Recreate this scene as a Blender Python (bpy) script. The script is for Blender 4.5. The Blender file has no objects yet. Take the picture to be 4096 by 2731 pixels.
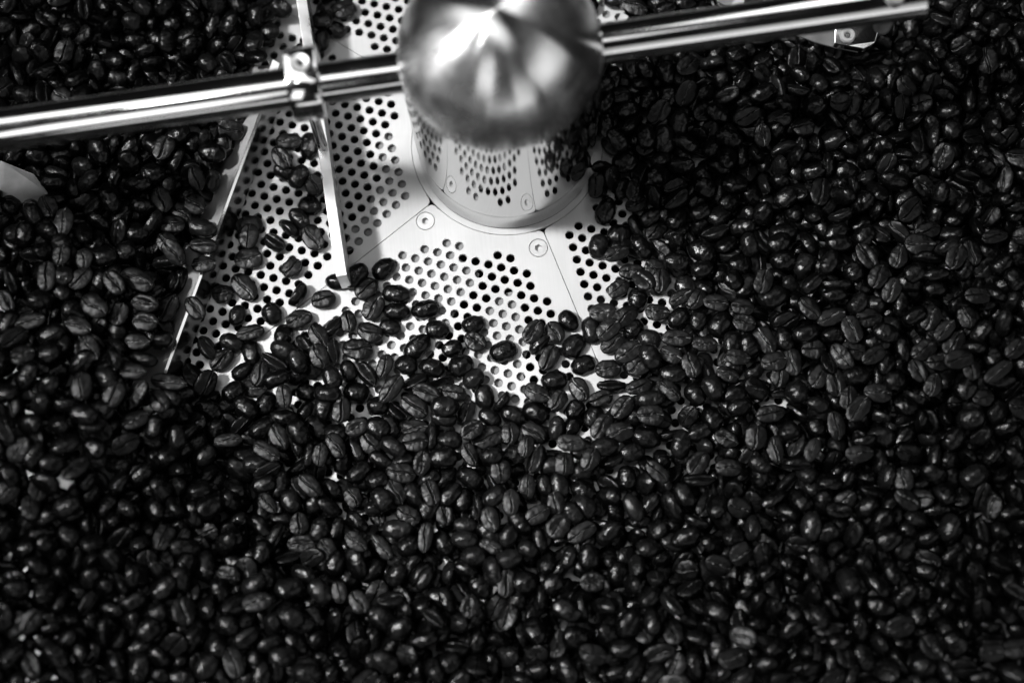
import bpy, bmesh, math, random
import numpy as np
from mathutils import Vector, Matrix, Quaternion, Euler, noise
from mathutils.geometry import delaunay_2d_cdt
random.seed(11)
C = bpy.context.scene.collection
MM = 0.001
sc = bpy.context.scene

# ------------------------------------------------------------------ camera
CAM_F, CAM_PITCH, CAM_ROLL, CAM_D = 6521.129780147107, -0.23226721303994272, 0.10373843475386288, 608.6410388866664
def cam_matrix():
    cb, sb = math.cos(CAM_PITCH), math.sin(CAM_PITCH); cc, sr = math.cos(CAM_ROLL), math.sin(CAM_ROLL)
    return np.array([[cc, -sr, 0], [sr, cc, 0], [0, 0, 1]]) @ np.array([[1, 0, 0], [0, cb, -sb], [0, sb, cb]])
RC = cam_matrix(); CP = RC.T @ np.array([0, 0, CAM_D])
def at(px, py, z=0.0):
    """point of the place (mm) seen at a pixel of the 4096 px wide photograph, at height z"""
    w = RC.T @ np.array([(px-2048)/CAM_F, -(py-1365.5)/CAM_F, -1.0])
    return CP + (z-CP[2])/w[2]*w
def look(p):
    c = RC @ np.array(p, float); k = CAM_D-c[2]
    return 2048+CAM_F*c[0]/k, 1365.5-CAM_F*c[1]/k
cam = bpy.data.objects.new('camera', bpy.data.cameras.new('camera')); C.objects.link(cam); sc.camera = cam
cam.data.sensor_width = 36; cam.data.lens = CAM_F*36/4096
m4 = Matrix([list(r)+[0] for r in RC.T]+[[0, 0, 0, 1]]); m4.translation = Vector(CP*MM); cam.matrix_world = m4
cam.data.clip_start = 0.02; cam.data.clip_end = 20
cam.data.dof.use_dof = True; cam.data.dof.focus_distance = 0.606; cam.data.dof.aperture_fstop = 3.6; cam.data.dof.aperture_blades = 9

# ------------------------------------------------------------------ world and lamps
w = bpy.data.worlds.new('World'); sc.world = w; w.use_nodes = True
w.node_tree.nodes['Background'].inputs[0].default_value = (0.5, 0.5, 0.5, 1); w.node_tree.nodes['Background'].inputs[1].default_value = 0.012
sc.view_settings.view_transform = 'Standard'; sc.view_settings.look = 'None'; sc.view_settings.gamma = 1
sc.view_settings.exposure = -0.2
sc.cycles.max_bounces = 8; sc.cycles.glossy_bounces = 6; sc.cycles.diffuse_bounces = 3; sc.cycles.sample_clamp_indirect = 3.0
def area(name, pos, target, sx, sy, radiance, spread=180, shape='RECTANGLE'):
    l = bpy.data.lights.new(name, 'AREA'); l.shape = shape; l.size = sx*MM; l.size_y = sy*MM
    a = sx*sy*MM*MM*(math.pi/4 if shape == 'ELLIPSE' else 1)
    l.energy = radiance*math.pi*a*math.pi if False else radiance*math.pi*a; l.spread = math.radians(spread)
    o = bpy.data.objects.new(name, l); C.objects.link(o); o.location = Vector(pos)*MM
    o.rotation_euler = (Vector(target)-Vector(pos)).to_track_quat('-Z', 'Y').to_euler(); return o
#LIGHTS
area('key_lamp', (-1080, 230, 1650), (24, 58, 0), 540, 210, 3.0, spread=11.5, shape='ELLIPSE')
area('ceiling_panel_lamp', (-245, 260, 760), (-60, 100, 0), 190, 1150, .72, spread=95)
area('front_ceiling_lamp', (-250, -500, 600), (-90, 75, 82), 240, 420, .24, spread=60)
area('front_right_lamp', (270, -560, 330), (110, 80, 82), 300, 380, .09, spread=60)
area('rear_panel_lamp', (290, 500, 740), (120, 80, 60), 200, 440, .5, spread=80)
area('overhead_lamp', (-240, 20, 900), (0, 60, 0), 60, 60, 2.5, spread=60)
area('window_lamp', (-900, 250, 430), (0, 60, 60), 300, 300, .6)
area('side_panel_lamp', (600, -290, 440), (30, 60, 90), 600, 460, .24, spread=80)
area('front_panel_lamp', (100, -950, 200), (60, 60, 80), 900, 160, .4, spread=100)
#ENDLIGHTS

# ------------------------------------------------------------------ helpers
def setp(o, label=None, cat=None, group=None, kind=None):
    for k, v in (('label', label), ('category', cat), ('group', group), ('kind', kind)):
        if v: o[k] = v
    return o
def mesh_obj(name, verts, faces, mat, parent=None, smooth=False, bevel=0, scale=MM, angle=35):
    me = bpy.data.meshes.new(name); me.from_pydata([tuple(c*scale for c in v) for v in verts], [], faces); me.validate()
    o = bpy.data.objects.new(name, me); C.objects.link(o); me.materials.append(mat)
    if parent: o.parent = parent
    bm = bmesh.new(); bm.from_mesh(me); bmesh.ops.recalc_face_normals(bm, faces=bm.faces)
    if bevel:
        es = [e for e in bm.edges if len(e.link_faces) == 2 and e.calc_face_angle(0) > math.radians(25)]
        bmesh.ops.bevel(bm, geom=es, offset=bevel*scale, segments=2, affect='EDGES', profile=.5, clamp_overlap=True)
    bm.to_mesh(me); bm.free()
    if smooth:
        me.polygons.foreach_set('use_smooth', [True]*len(me.polygons)); me.set_sharp_from_angle(angle=math.radians(angle))
    return o
def empty(name, loc=(0, 0, 0)):
    o = bpy.data.objects.new(name, None); C.objects.link(o); o.location = Vector(loc)*MM; o.empty_display_size = .01; return o
def keep(o, parent):   # parent at the world origin of the thing without moving it
    o.parent = parent; o.matrix_parent_inverse = Matrix.Translation(-parent.location); return o
def lathe(profile, n=96, c=(0, 0)):
    v, f = [], []
    for (r, z) in profile:
        for k in range(n):
            a = 2*math.pi*k/n; v.append((c[0]+r*math.cos(a), c[1]+r*math.sin(a), z))
    for i in range(len(profile)-1):
        for k in range(n):
            f.append((i*n+k, i*n+(k+1) % n, (i+1)*n+(k+1) % n, (i+1)*n+k))
    return v, f
def tube(a, b, r, n=48, caps=True, chamfer=0):
    a, b = Vector(a), Vector(b); d = (b-a).normalized(); x = d.orthogonal().normalized(); y = d.cross(x); v, f = [], []
    L = (b-a).length; st = [(0, r-chamfer), (chamfer, r), (L-chamfer, r), (L, r-chamfer)] if chamfer else [(0, r), (L, r)]
    for t, rr in st:
        for k in range(n):
            q = 2*math.pi*k/n; v.append(tuple(a+d*t+x*math.cos(q)*rr+y*math.sin(q)*rr))
    for i in range(len(st)-1):
        for k in range(n): f.append((i*n+k, i*n+(k+1) % n, (i+1)*n+(k+1) % n, (i+1)*n+k))
    if caps: f.append(tuple(range(n))[::-1]); f.append(tuple(range((len(st)-1)*n, len(st)*n)))
    return v, f
def prism(pts, thick):
    """pts: list of 3-D points (top outline), extruded straight down by thick"""
    n = len(pts); v = [tuple(p) for p in pts]+[(p[0], p[1], p[2]-thick) for p in pts]
    f = [tuple(range(n)), tuple(range(n, 2*n))[::-1]]+[(k, (k+1) % n, n+(k+1) % n, n+k) for k in range(n)]
    return v, f
def extrude_profile(prof, a, b, side, up=(0, 0, 1)):
    """2-D profile (s,t) swept from a to b; s along 'side', t along 'up'"""
    a, b, side, up = Vector(a), Vector(b), Vector(side), Vector(up); n = len(prof)
    v = [tuple(a+side*s+up*t) for s, t in prof]+[tuple(b+side*s+up*t) for s, t in prof]
    f = [tuple(range(n)), tuple(range(n, 2*n))[::-1]]+[(k, (k+1) % n, n+(k+1) % n, n+k) for k in range(n)]
    return v, f

# ------------------------------------------------------------------ materials
def mat(name):
    m = bpy.data.materials.new(name); m.use_nodes = True; nt = m.node_tree
    return m, nt, nt.nodes['Principled BSDF']
def N(nt, t, **kw):
    n = nt.nodes.new(t)
    for k, v in kw.items():
        if k.startswith('i_'): n.inputs[k[2:].replace('_', ' ')].default_value = v
        else: setattr(n, k, v)
    return n
def grey(v): return (v, v, v, 1)
def ramp(nt, fac, stops):
    r = N(nt, 'ShaderNodeValToRGB'); nt.links.new(fac, r.inputs[0]); e = r.color_ramp.elements
    while len(e) < len(stops): e.new(0.5)
    for k, (p, c) in enumerate(stops): e[k].position = p; e[k].color = grey(c)
    return r
def mapping(nt, src, scale):
    mp = N(nt, 'ShaderNodeMapping'); mp.inputs['Scale'].default_value = scale; nt.links.new(src, mp.inputs[0]); return mp.outputs[0]

def steel_sheet():
    m, nt, b = mat('satin_steel_sheet'); tc = N(nt, 'ShaderNodeTexCoord'); geo = N(nt, 'ShaderNodeNewGeometry')
    v = mapping(nt, geo.outputs['Position'], (2600, 60, 60)); n1 = N(nt, 'ShaderNodeTexNoise', i_Scale=1.0, i_Detail=3.0); nt.links.new(v, n1.inputs['Vector'])
    n2 = N(nt, 'ShaderNodeTexNoise', i_Scale=28.0, i_Detail=5.0); nt.links.new(geo.outputs['Position'], n2.inputs['Vector'])
    mx = N(nt, 'ShaderNodeMath', operation='MULTIPLY_ADD'); nt.links.new(n1.outputs['Fac'], mx.inputs[0]); mx.inputs[1].default_value = .35; nt.links.new(n2.outputs['Fac'], mx.inputs[2])
    r = ramp(nt, mx.outputs[0], [(.3, .37), (1.0, .53)]); nt.links.new(r.outputs[0], b.inputs['Base Color'])
    r2 = ramp(nt, mx.outputs[0], [(.35, .42), (.95, .55)]); nt.links.new(r2.outputs[0], b.inputs['Roughness'])
    b.inputs['Metallic'].default_value = PLATE_METAL
    bp = N(nt, 'ShaderNodeBump', i_Strength=.22, i_Distance=.00006); nt.links.new(n1.outputs['Fac'], bp.inputs['Height']); nt.links.new(bp.outputs[0], b.inputs['Normal'])
    return m
PLATE_METAL = .55
def steel_polished(name, rough=.06, base=.78, scratch=0.0, aniso=0.0, ring=False):
    m, nt, b = mat(name); geo = N(nt, 'ShaderNodeNewGeometry'); tc = N(nt, 'ShaderNodeTexCoord')
    b.inputs['Metallic'].default_value = 1; b.inputs['Base Color'].default_value = grey(base)
    n2 = N(nt, 'ShaderNodeTexNoise', i_Scale=60.0, i_Detail=6.0); nt.links.new(geo.outputs['Position'], n2.inputs['Vector'])
    r2 = ramp(nt, n2.outputs['Fac'], [(.3, rough*.7), (.75, rough*1.5)]); nt.links.new(r2.outputs[0], b.inputs['Roughness'])
    if aniso:
        b.inputs['Anisotropic'].default_value = aniso; b.inputs['Anisotropic Rotation'].default_value = .25; tg = N(nt, 'ShaderNodeTangent', direction_type='RADIAL', axis='Z'); nt.links.new(tg.outputs[0], b.inputs['Tangent'])
    if scratch:
        v = mapping(nt, geo.outputs['Position'], (40, 40, 9000) if ring else (60, 2500, 2500)); n1 = N(nt, 'ShaderNodeTexNoise', i_Scale=1.0, i_Detail=2.0); nt.links.new(v, n1.inputs['Vector'])
        bp = N(nt, 'ShaderNodeBump', i_Distance=.00003)
        if ring:   # turning marks near the foot of the drum
            sx = N(nt, 'ShaderNodeSeparateXYZ'); nt.links.new(geo.outputs['Position'], sx.inputs[0])
            mr = N(nt, 'ShaderNodeMapRange', i_From_Min=.002, i_From_Max=.022, i_To_Min=scratch, i_To_Max=0.02); nt.links.new(sx.outputs['Z'], mr.inputs['Value']); nt.links.new(mr.outputs[0], bp.inputs['Strength'])
        else: bp.inputs['Strength'].default_value = scratch
        nt.links.new(n1.outputs['Fac'], bp.inputs['Height']); nt.links.new(bp.outputs[0], b.inputs['Normal'])
    return m
def plain(name, base, rough, metallic=0.0):
    m, nt, b = mat(name); geo = N(nt, 'ShaderNodeNewGeometry'); n = N(nt, 'ShaderNodeTexNoise', i_Scale=200.0, i_Detail=4.0); nt.links.new(geo.outputs['Position'], n.inputs['Vector'])
    r = ramp(nt, n.outputs['Fac'], [(.3, base*.8), (.7, base*1.2)]); nt.links.new(r.outputs[0], b.inputs['Base Color'])
    b.inputs['Roughness'].default_value = rough; b.inputs['Metallic'].default_value = metallic; return m
def bean_material():
    m, nt, b = mat('roasted_bean'); tc = N(nt, 'ShaderNodeTexCoord'); oi = N(nt, 'ShaderNodeObjectInfo')
    ofs = N(nt, 'ShaderNodeVectorMath', operation='MULTIPLY_ADD'); cv = N(nt, 'ShaderNodeCombineXYZ')
    for k in range(3): nt.links.new(oi.outputs['Random'], cv.inputs[k])
    nt.links.new(cv.outputs[0], ofs.inputs[0]); ofs.inputs[1].default_value = (.7, 1.3, 2.1); nt.links.new(tc.outputs['Object'], ofs.inputs[2]); P = ofs.outputs[0]
    fine = N(nt, 'ShaderNodeTexNoise', i_Scale=1500.0, i_Detail=4.0, i_Roughness=.6); nt.links.new(mapping(nt, P, (.45, 1.3, 1)), fine.inputs['Vector'])
    mid = N(nt, 'ShaderNodeTexNoise', i_Scale=420.0, i_Detail=5.0, i_Roughness=.55, i_Distortion=.8); nt.links.new(mapping(nt, P, (1.6, .6, 1)), mid.inputs['Vector'])
    vor = N(nt, 'ShaderNodeTexVoronoi', feature='DISTANCE_TO_EDGE', i_Scale=330.0); nt.links.new(P, vor.inputs['Vector'])
    vr = ramp(nt, vor.outputs['Distance'], [(0, 0), (.12, 1)])
    h1 = N(nt, 'ShaderNodeMath', operation='MULTIPLY_ADD'); nt.links.new(fine.outputs['Fac'], h1.inputs[0]); h1.inputs[1].default_value = .35; nt.links.new(mid.outputs['Fac'], h1.inputs[2])
    h2 = N(nt, 'ShaderNodeMath', operation='MULTIPLY_ADD'); nt.links.new(vr.outputs[0], h2.inputs[0]); h2.inputs[1].default_value = .10; nt.links.new(h1.outputs[0], h2.inputs[2])
    bp = N(nt, 'ShaderNodeBump', i_Strength=.7, i_Distance=.0003); nt.links.new(h2.outputs[0], bp.inputs['Height']); nt.links.new(bp.outputs[0], b.inputs['Normal'])
    # colour: dark roast, varies from bean to bean; papery silver skin caught in the crease
    br = ramp(nt, oi.outputs['Random'], [(0, .0008), (.7, .0018), (1, .006)])
    cr = N(nt, 'ShaderNodeAttribute', attribute_name='crease')
    sk = N(nt, 'ShaderNodeTexNoise', i_Scale=900.0, i_Detail=3.0); nt.links.new(P, sk.inputs['Vector'])
    skr = ramp(nt, sk.outputs['Fac'], [(.5, 0), (.64, 1)])
    ra = N(nt, 'ShaderNodeMath', operation='MULTIPLY'); nt.links.new(cr.outputs['Fac'], ra.inputs[0]); nt.links.new(skr.outputs[0], ra.inputs[1])
    gate = ramp(nt, oi.outputs['Random'], [(.25, .05), (.9, 1)]); rb = N(nt, 'ShaderNodeMath', operation='MULTIPLY'); nt.links.new(ra.outputs[0], rb.inputs[0]); nt.links.new(gate.outputs[0], rb.inputs[1])
    mix = N(nt, 'ShaderNodeMix', data_type='RGBA'); nt.links.new(rb.outputs[0], mix.inputs[0]); nt.links.new(br.outputs[0], mix.inputs[6]); mix.inputs[7].default_value = grey(.38)
    nt.links.new(mix.outputs[2], b.inputs['Base Color'])
    rr = N(nt, 'ShaderNodeMath', operation='MULTIPLY_ADD'); nt.links.new(mid.outputs['Fac'], rr.inputs[0]); rr.inputs[1].default_value = .2
    fa = N(nt, 'ShaderNodeAttribute', attribute_name='face_side'); fr = N(nt, 'ShaderNodeMath', operation='MULTIPLY_ADD'); nt.links.new(fa.outputs['Fac'], fr.inputs[0]); fr.inputs[1].default_value = .13; fr.inputs[2].default_value = BEAN_ROUGH; nt.links.new(fr.outputs[0], rr.inputs[2])
    nt.links.new(rr.outputs[0], b.inputs['Roughness']); b.inputs['Specular IOR Level'].default_value = BEAN_SPEC
    return m
BEAN_ROUGH, BEAN_SPEC = .14, .30
M_sheet = steel_sheet(); M_under = plain('dull_steel_underframe', .17, .5, .3); M_void = plain('black_pan', .006, .9)
M_hub = steel_polished('polished_drum_steel', .05, .9, scratch=.5, ring=True)
M_dome = steel_polished('spun_dome_steel', .22, .84, aniso=.90)
M_rod = steel_polished('polished_rod_steel', .10, .80, scratch=.04)
M_blade = steel_polished('blade_steel', .12, .74, scratch=.25)
M_face = steel_polished('dark_reflection_steel', .14, .42, scratch=.25); M_pad = plain('dull_grey_steel', .2, .42, .6)  # M_face darkened in colour to imitate a dark reflection; M_pad a dull even grey
M_bar = steel_polished('brushed_bar_steel', .30, .85, scratch=.6)
M_screw = plain('screw_steel', .5, .42, .6); M_bean = bean_material()

# ------------------------------------------------------------------ cooling tray
HX, HY = 6.0, 78.0
TH = -0.3496672147303212
A5 = np.array([math.cos(TH), math.sin(TH)])*5; B5 = np.array([math.cos(TH-math.pi/3), math.sin(TH-math.pi/3)])*5
SEAM = [math.radians(a) for a in (-146.3, -74.4, -2.4, 69.6, 141.7)]
OFFS = [(-20.801409238144053, 40.739268878419274), (24.964587385161007, 43.77661652569614), None, (-40.17397416058756, 141.37394308639134), (-60.04423879097991, 79.52055922726541)]
OFFS[2] = tuple(at(2411, 13)[:2])
SCREWS = [at(1702, 884)[:2], at(2153.7, 991.5)[:2]]
R_IN, R_OUT = 36.9, 330.0
tray = empty('cooling_tray', (HX, HY, 0)); setp(tray, 'round steel cooling tray with a floor of perforated panels under the beans', 'tray')
def in_frame(x, y):
    px, py = look((x, y, 0)); return -150 < px < 4250 and -150 < py < 2420
def panel(k):
    a0, a1 = SEAM[k], SEAM[(k+1) % 5]+(2*math.pi if k == 4 else 0)
    gap = .13; pts = []
    # outline: inner arc, outer arc, with the two inner corners rounded
    def pol(r, a): return (HX+r*math.cos(a), HY+r*math.sin(a))
    rc = 3.0
    def corner(a, sgn):   # rounded inner corner, sgn +1: panel lies counter-clockwise of the seam
        n_ = np.array((-math.sin(a), math.cos(a)))*sgn; u = np.array((math.cos(a), math.sin(a)))
        p = np.array((HX, HY))+u*math.sqrt(R_IN**2-gap**2)+n_*gap
        return [tuple((1-t)**2*(p+u*rc)+2*t*(1-t)*p+t*t*(p+n_*rc+u*.12)) for t in np.linspace(0, 1, 7)]
    left = corner(a0, 1); right = corner(a1, -1)
    pts += left
    am, an = a0+(rc+gap)/R_IN, a1-(rc+gap)/R_IN
    for t in np.linspace(am, an, 24)[1:-1]: pts.append(pol(R_IN, t))
    pts += right[::-1]
    e1 = np.array(pol(R_OUT, a1))+np.array((math.sin(a1), -math.cos(a1)))*gap; e0 = np.array(pol(R_OUT, a0))+np.array((-math.sin(a0), math.cos(a0)))*gap
    pts.append(tuple(e1))
    for t in np.linspace(a1, a0, 26)[1:-1]: pts.append(pol(R_OUT, t))
    pts.append(tuple(e0))
    holes = []
    o = np.array(OFFS[k]); mseam = {0: (9.0, 8.6), 1: (5.0, 5), 2: (5, 5), 3: (5, 5.0), 4: (6.0, 4.6)}[k]
    rmin = {0: 44.6, 1: 43, 2: 43, 3: 43, 4: 43}[k]
    for i in range(-75, 76):
        for j in range(-75, 76):
            p = o+i*A5+j*B5
            if not in_frame(*p): continue
            d = p-(HX, HY); r = math.hypot(*d)
            if r < rmin or r > R_OUT-10: continue
            s0 = math.cos(a0)*d[1]-math.sin(a0)*d[0]; s1 = -(math.cos(a1)*d[1]-math.sin(a1)*d[0])
            if s0 < mseam[0] or s1 < mseam[1]: continue
            if any(math.hypot(*(p-s)) < 9.3 for s in SCREWS): continue
            holes.append(p)
    n = 14; V = [Vector(p) for p in pts]; F = [list(range(len(pts)))]
    cs = [(p, 1.74, n) for p in holes]+[(s, 3.66, 32) for s in SCREWS if in_wedge(s, a0, a1)]
    for (p, r, nn) in cs:
        b = len(V); V += [Vector((p[0]+r*math.cos(2*math.pi*q/nn+.1), p[1]+r*math.sin(2*math.pi*q/nn+.1))) for q in range(nn)]; F.append(list(range(b, b+nn)))
    v2, e2, f2, ov, oe, of = delaunay_2d_cdt(V, [], F, 1, 1e-4)
    verts = [(p.x, p.y, 0) for p in v2]; faces = [tuple(f) for f, s in zip(f2, of) if not any(x > 0 for x in s)]
    # chamfer, wall of each hole
    for (p, r, nn) in cs:
        rings = [(r, 0), (r-.12, -.13), (r-.12, -1.5)]; b = len(verts)
        for (rr, z) in rings: verts += [(p[0]+rr*math.cos(2*math.pi*q/nn+.1), p[1]+rr*math.sin(2*math.pi*q/nn+.1), z) for q in range(nn)]
        for i in range(2):
            for q in range(nn): faces.append((b+i*nn+q, b+(i+1)*nn+q, b+(i+1)*nn+(q+1) % nn, b+i*nn+(q+1) % nn))
    b = len(verts); m_ = len(pts); verts += [(p[0], p[1], 0) for p in pts]+[(p[0], p[1], -1.5) for p in pts]
    for q in range(m_): faces.append((b+q, b+m_+q, b+m_+(q+1) % m_, b+(q+1) % m_))
    me = bpy.data.meshes.new('perforated_panel'); me.from_pydata([tuple(c*MM for c in v) for v in verts], [], faces); me.materials.append(M_sheet)
    ob = bpy.data.objects.new('perforated_panel', me); C.objects.link(ob); keep(ob, tray)
    bm = bmesh.new(); bm.from_mesh(me); bmesh.ops.remove_doubles(bm, verts=bm.verts, dist=1e-7)
    for f in bm.faces:
        if abs(f.normal.z) > .9 and f.normal.z < 0: f.normal_flip()
    bm.to_mesh(me); bm.free()
    return ob
def in_wedge(s, a0, a1):
    a = math.atan2(s[1]-HY, s[0]-HX)
    while a < a0: a += 2*math.pi
    return a < a1
for k in range(5): panel(k)
# collar round the drum, flush with the panels
v, f = lathe([(34.0, -1.5), (34.2, -.02), (34.6, 0), (36.62, 0), (36.72, -.1), (36.72, -1.5)], 128, (HX, HY)); keep(mesh_obj('drum_collar', v, f, M_sheet, smooth=True), tray)
# under the panels: light support webs, then an added black pan that keeps the holes dark
def web(pts): v, f = prism([at(x, y, -2.0) for x, y in pts], 3); return v, f
WV, WF = [], []
for pts in ([(1560, 935), (1640, 900), (1850, 925), (1866, 985), (1828, 1028), (1916, 1094), (1908, 1131), (1868, 1174), (1831, 1211), (1815, 1255), (1795, 1320), (1740, 1400), (1640, 1500), (1560, 1620), (1380, 1560), (1330, 1450), (1280, 1330), (1330, 1170), (1450, 1060)],
            [(1996, 1180), (2055, 1165), (2085, 1215), (2096, 1265), (2108, 1320), (2112, 1400), (2085, 1470), (2110, 1560), (2230, 1580), (2230, 1720), (2000, 1760), (1800, 1720), (1750, 1560), (1820, 1480), (1880, 1360), (1905, 1290), (1930, 1235)],
            [(1500, 600), (1545, 540), (1640, 560), (1690, 740), (1650, 800), (1620, 850), (1430, 990), (1375, 1010), (1402, 912), (1432, 868), (1470, 835), (1482, 796), (1494, 750), (1530, 712), (1518, 670)],
            [(2390, -120), (2500, -100), (2500, 130), (2380, 120)]):
    keep(mesh_obj('support_web', *web(pts), M_under), tray)

v, f = lathe([(0.01, -60), (R_OUT, -60), (R_OUT+2, -1.6)], 64, (HX, HY)); keep(mesh_obj('dark_backing_pan', v, f, M_void), tray)
def screw(p):
    n = 36; r = [(3.38, -1.2), (3.38, -.1), (3.28, 0), (1.75, 0)]; v, f = lathe(r, n, p)
    hexv = [(p[0]+1.45*math.cos(math.pi/3*q+.4), p[1]+1.45*math.sin(math.pi/3*q+.4)) for q in range(6)]
    b = len(v); v += [(x, y, 0) for x, y in hexv]; v += [(x, y, -1.6) for x, y in hexv]; v.append((p[0], p[1], -1.62))
    for q in range(n):
        h0 = int(round(((2*math.pi*q/n)-.4)/(math.pi/3))) % 6; h1 = int(round(((2*math.pi*(q+1)/n)-.4)/(math.pi/3))) % 6
        f.append((3*n+q, 3*n+(q+1) % n, b+h0))
        if h0 != h1: f.append((3*n+(q+1) % n, b+h1, b+h0))
    for q in range(6): f.append((b+q, b+(q+1) % 6, b+6+(q+1) % 6, b+6+q)); f.append((b+6+q, b+6+(q+1) % 6, b+12))
    s = mesh_obj('screw', v, f, M_screw, smooth=True, angle=25); keep(s, tray)
for s in SCREWS[:2]: screw(s)

# ------------------------------------------------------------------ stirrer: drum, arms, clamp, scraper bar, plough blades
stir = empty('stirrer', (HX, HY, 0)); setp(stir, 'polished steel stirrer drum with domed cap, two round arms, scraper bar and plough blades', 'stirrer')
def part(name, vf, m, **kw): return keep(mesh_obj(name, vf[0], vf[1], m, **kw), stir)
RH, ZS = 34.3, 86.5
mesh_obj('drum', *lathe([(34.0, .3), (RH, .9), (RH, 20), (RH, 60), (RH, ZS-.2)], 160), M_hub, stir, smooth=True)
dome = [(RH, ZS-.2)]+[(RH*math.cos(t), ZS+RH*math.sin(t)) for t in np.linspace(0, math.pi/2-.01, 48)]+[(.02, ZS+RH)]
mesh_obj('domed_cap', *lathe(dome, 160), M_dome, stir, smooth=True, angle=80)
ZR = 82.0
ax = lambda x: (x, 78+(x-6)*.0415, ZR)
part('arm', tube(ax(-290), ax(-26), 7.0, 64), M_rod, smooth=True)
part('arm', tube(ax(38), (149.3, 83.9, ZR), 6.8, 64, chamfer=.4), M_rod, smooth=True)
# bolt at the outer end of the right-hand arm
b0 = at(3578, 0, 88); keep(mesh_obj('bolt', *tube((b0[0], b0[1], 66), (b0[0], b0[1], 91.5), 2.8, 24, chamfer=.5), M_screw, smooth=True), stir)
# clamp on the left-hand arm
cx = at(1224, 345, ZR)[0]; ca, cb_ = Vector(ax(cx-5.4)), Vector(ax(cx+5.4)); d = (cb_-ca).normalized(); sd = Vector((-d.y, d.x, 0))
prof = [(11.6*math.cos(t), 11.6*math.sin(t)) for t in np.linspace(math.radians(100), math.radians(300), 30)]+[(11.2, -9.0), (12.6, -7.5), (12.6, 4.5), (8.6, 11.3), (7.0, 11.6)]
clampo = part('clamp', extrude_profile(prof, ca, cb_, sd), M_rod, bevel=.5, smooth=True, angle=40)
cs_ = Vector(ax(cx))+sd*3.4+Vector((0, 0, 11.5)); ring = lathe([(1.2, -.6), (1.4, .5), (3.1, .9), (3.3, .3), (3.3, -.3)], 32); v = [tuple(Vector(p)+cs_) for p in ring[0]]
so = mesh_obj('clamp_screw', v, ring[1], M_screw, smooth=True); so.parent = clampo
part('scraper_post', tube((-62.9, 77.2, 18.5), (-60.4, 75.6, 74), 2.0, 24), M_rod, smooth=True)
# flat scraper bar standing on edge
p0, p1 = Vector(at(1190, -110, 20)), Vector(at(1366.5, 1104, 20)); dv = (p1-p0).normalized(); sv = Vector((dv.y, -dv.x, 0))
part('scraper_bar', extrude_profile([(-2.0, 0), (2.0, 0), (2.0, -16.6), (-2.0, -16.6)], p0, p1, sv), M_bar, bevel=.22)
# plough blade: upright strip with a sloping board on its left
t0, t1 = Vector(at(1118, 262, 14)), Vector(at(640, 1560, 14)); dv = (t1-t0).normalized(); sv = Vector((dv.y, -dv.x, 0)); sv = sv if sv.x < 0 else -sv
part('plough_blade', extrude_profile([(-.2, 14), (-1.9, 1.2), (-.6, 1.0), (1.1, 14)], Vector((t0.x, t0.y, 0)), Vector((t1.x, t1.y, 0)), sv), M_face, bevel=.15)
part('mouldboard', extrude_profile([(1.15, 12.9), (13.2, 2.6), (13.8, 3.6), (1.2, 13.8)], Vector((t0.x, t0.y, 0)), Vector((t1.x, t1.y, 0)), sv), M_sheet, bevel=.15)
part('blade_lug', prism([at(1060, 318, 17), at(1090, 236, 17), at(1122, 252, 17), at(1098, 330, 17)], 13), M_bar, bevel=.3)
# blade at the left edge of the picture
part('plough_blade', prism([at(-160, 575, 29), at(20, 650, 28), at(135, 697, 27), at(190, 770, 24), at(200, 934, 19), at(0, 862, 21), at(-170, 800, 22)], 1.0), M_pad, bevel=.2)
# blade and riveted bracket below the right-hand arm
part('plough_blade', prism([at(3185, 140, 20), at(3262, 170, 19.4), at(3345, 192, 18.8), at(3432, 209, 18.2), at(3452, 150, 21), at(3470, 20, 26), at(3230, 20, 26)], 1.0), M_pad, bevel=.12)
br = part('bracket', prism([at(3338, 176, 23), at(3395, 186, 23), at(3455, 197, 23), at(3500, 170, 23), at(3512, 130, 24), at(3505, 60, 26), at(3340, 60, 26)], 3.4), M_blade, bevel=.3)
c0 = at(3390, 143, 24.2); ring = lathe([(1.3, -1.2), (1.3, .5), (1.7, .9), (2.5, .9), (2.9, .4), (2.9, -.6)], 32); ro = mesh_obj('rivet', [(p[0]+c0[0], p[1]+c0[1], p[2]+c0[2]) for p in ring[0]], ring[1], M_screw, smooth=True); ro.parent = br
# ends of the blades behind the right-hand arm
part('blade_lug', prism([at(2460, 96, 10), at(2500, 96, 10), at(2516, 66, 10), at(2486, 46, 10)], 8), M_bar, bevel=.25)
part('plough_blade', prism([at(2868, 6, 16), at(2916, 30, 15), at(2975, 30, 16), at(2985, -60, 18), at(2880, -60, 18)], 1.0), M_pad, bevel=.15)

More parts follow.
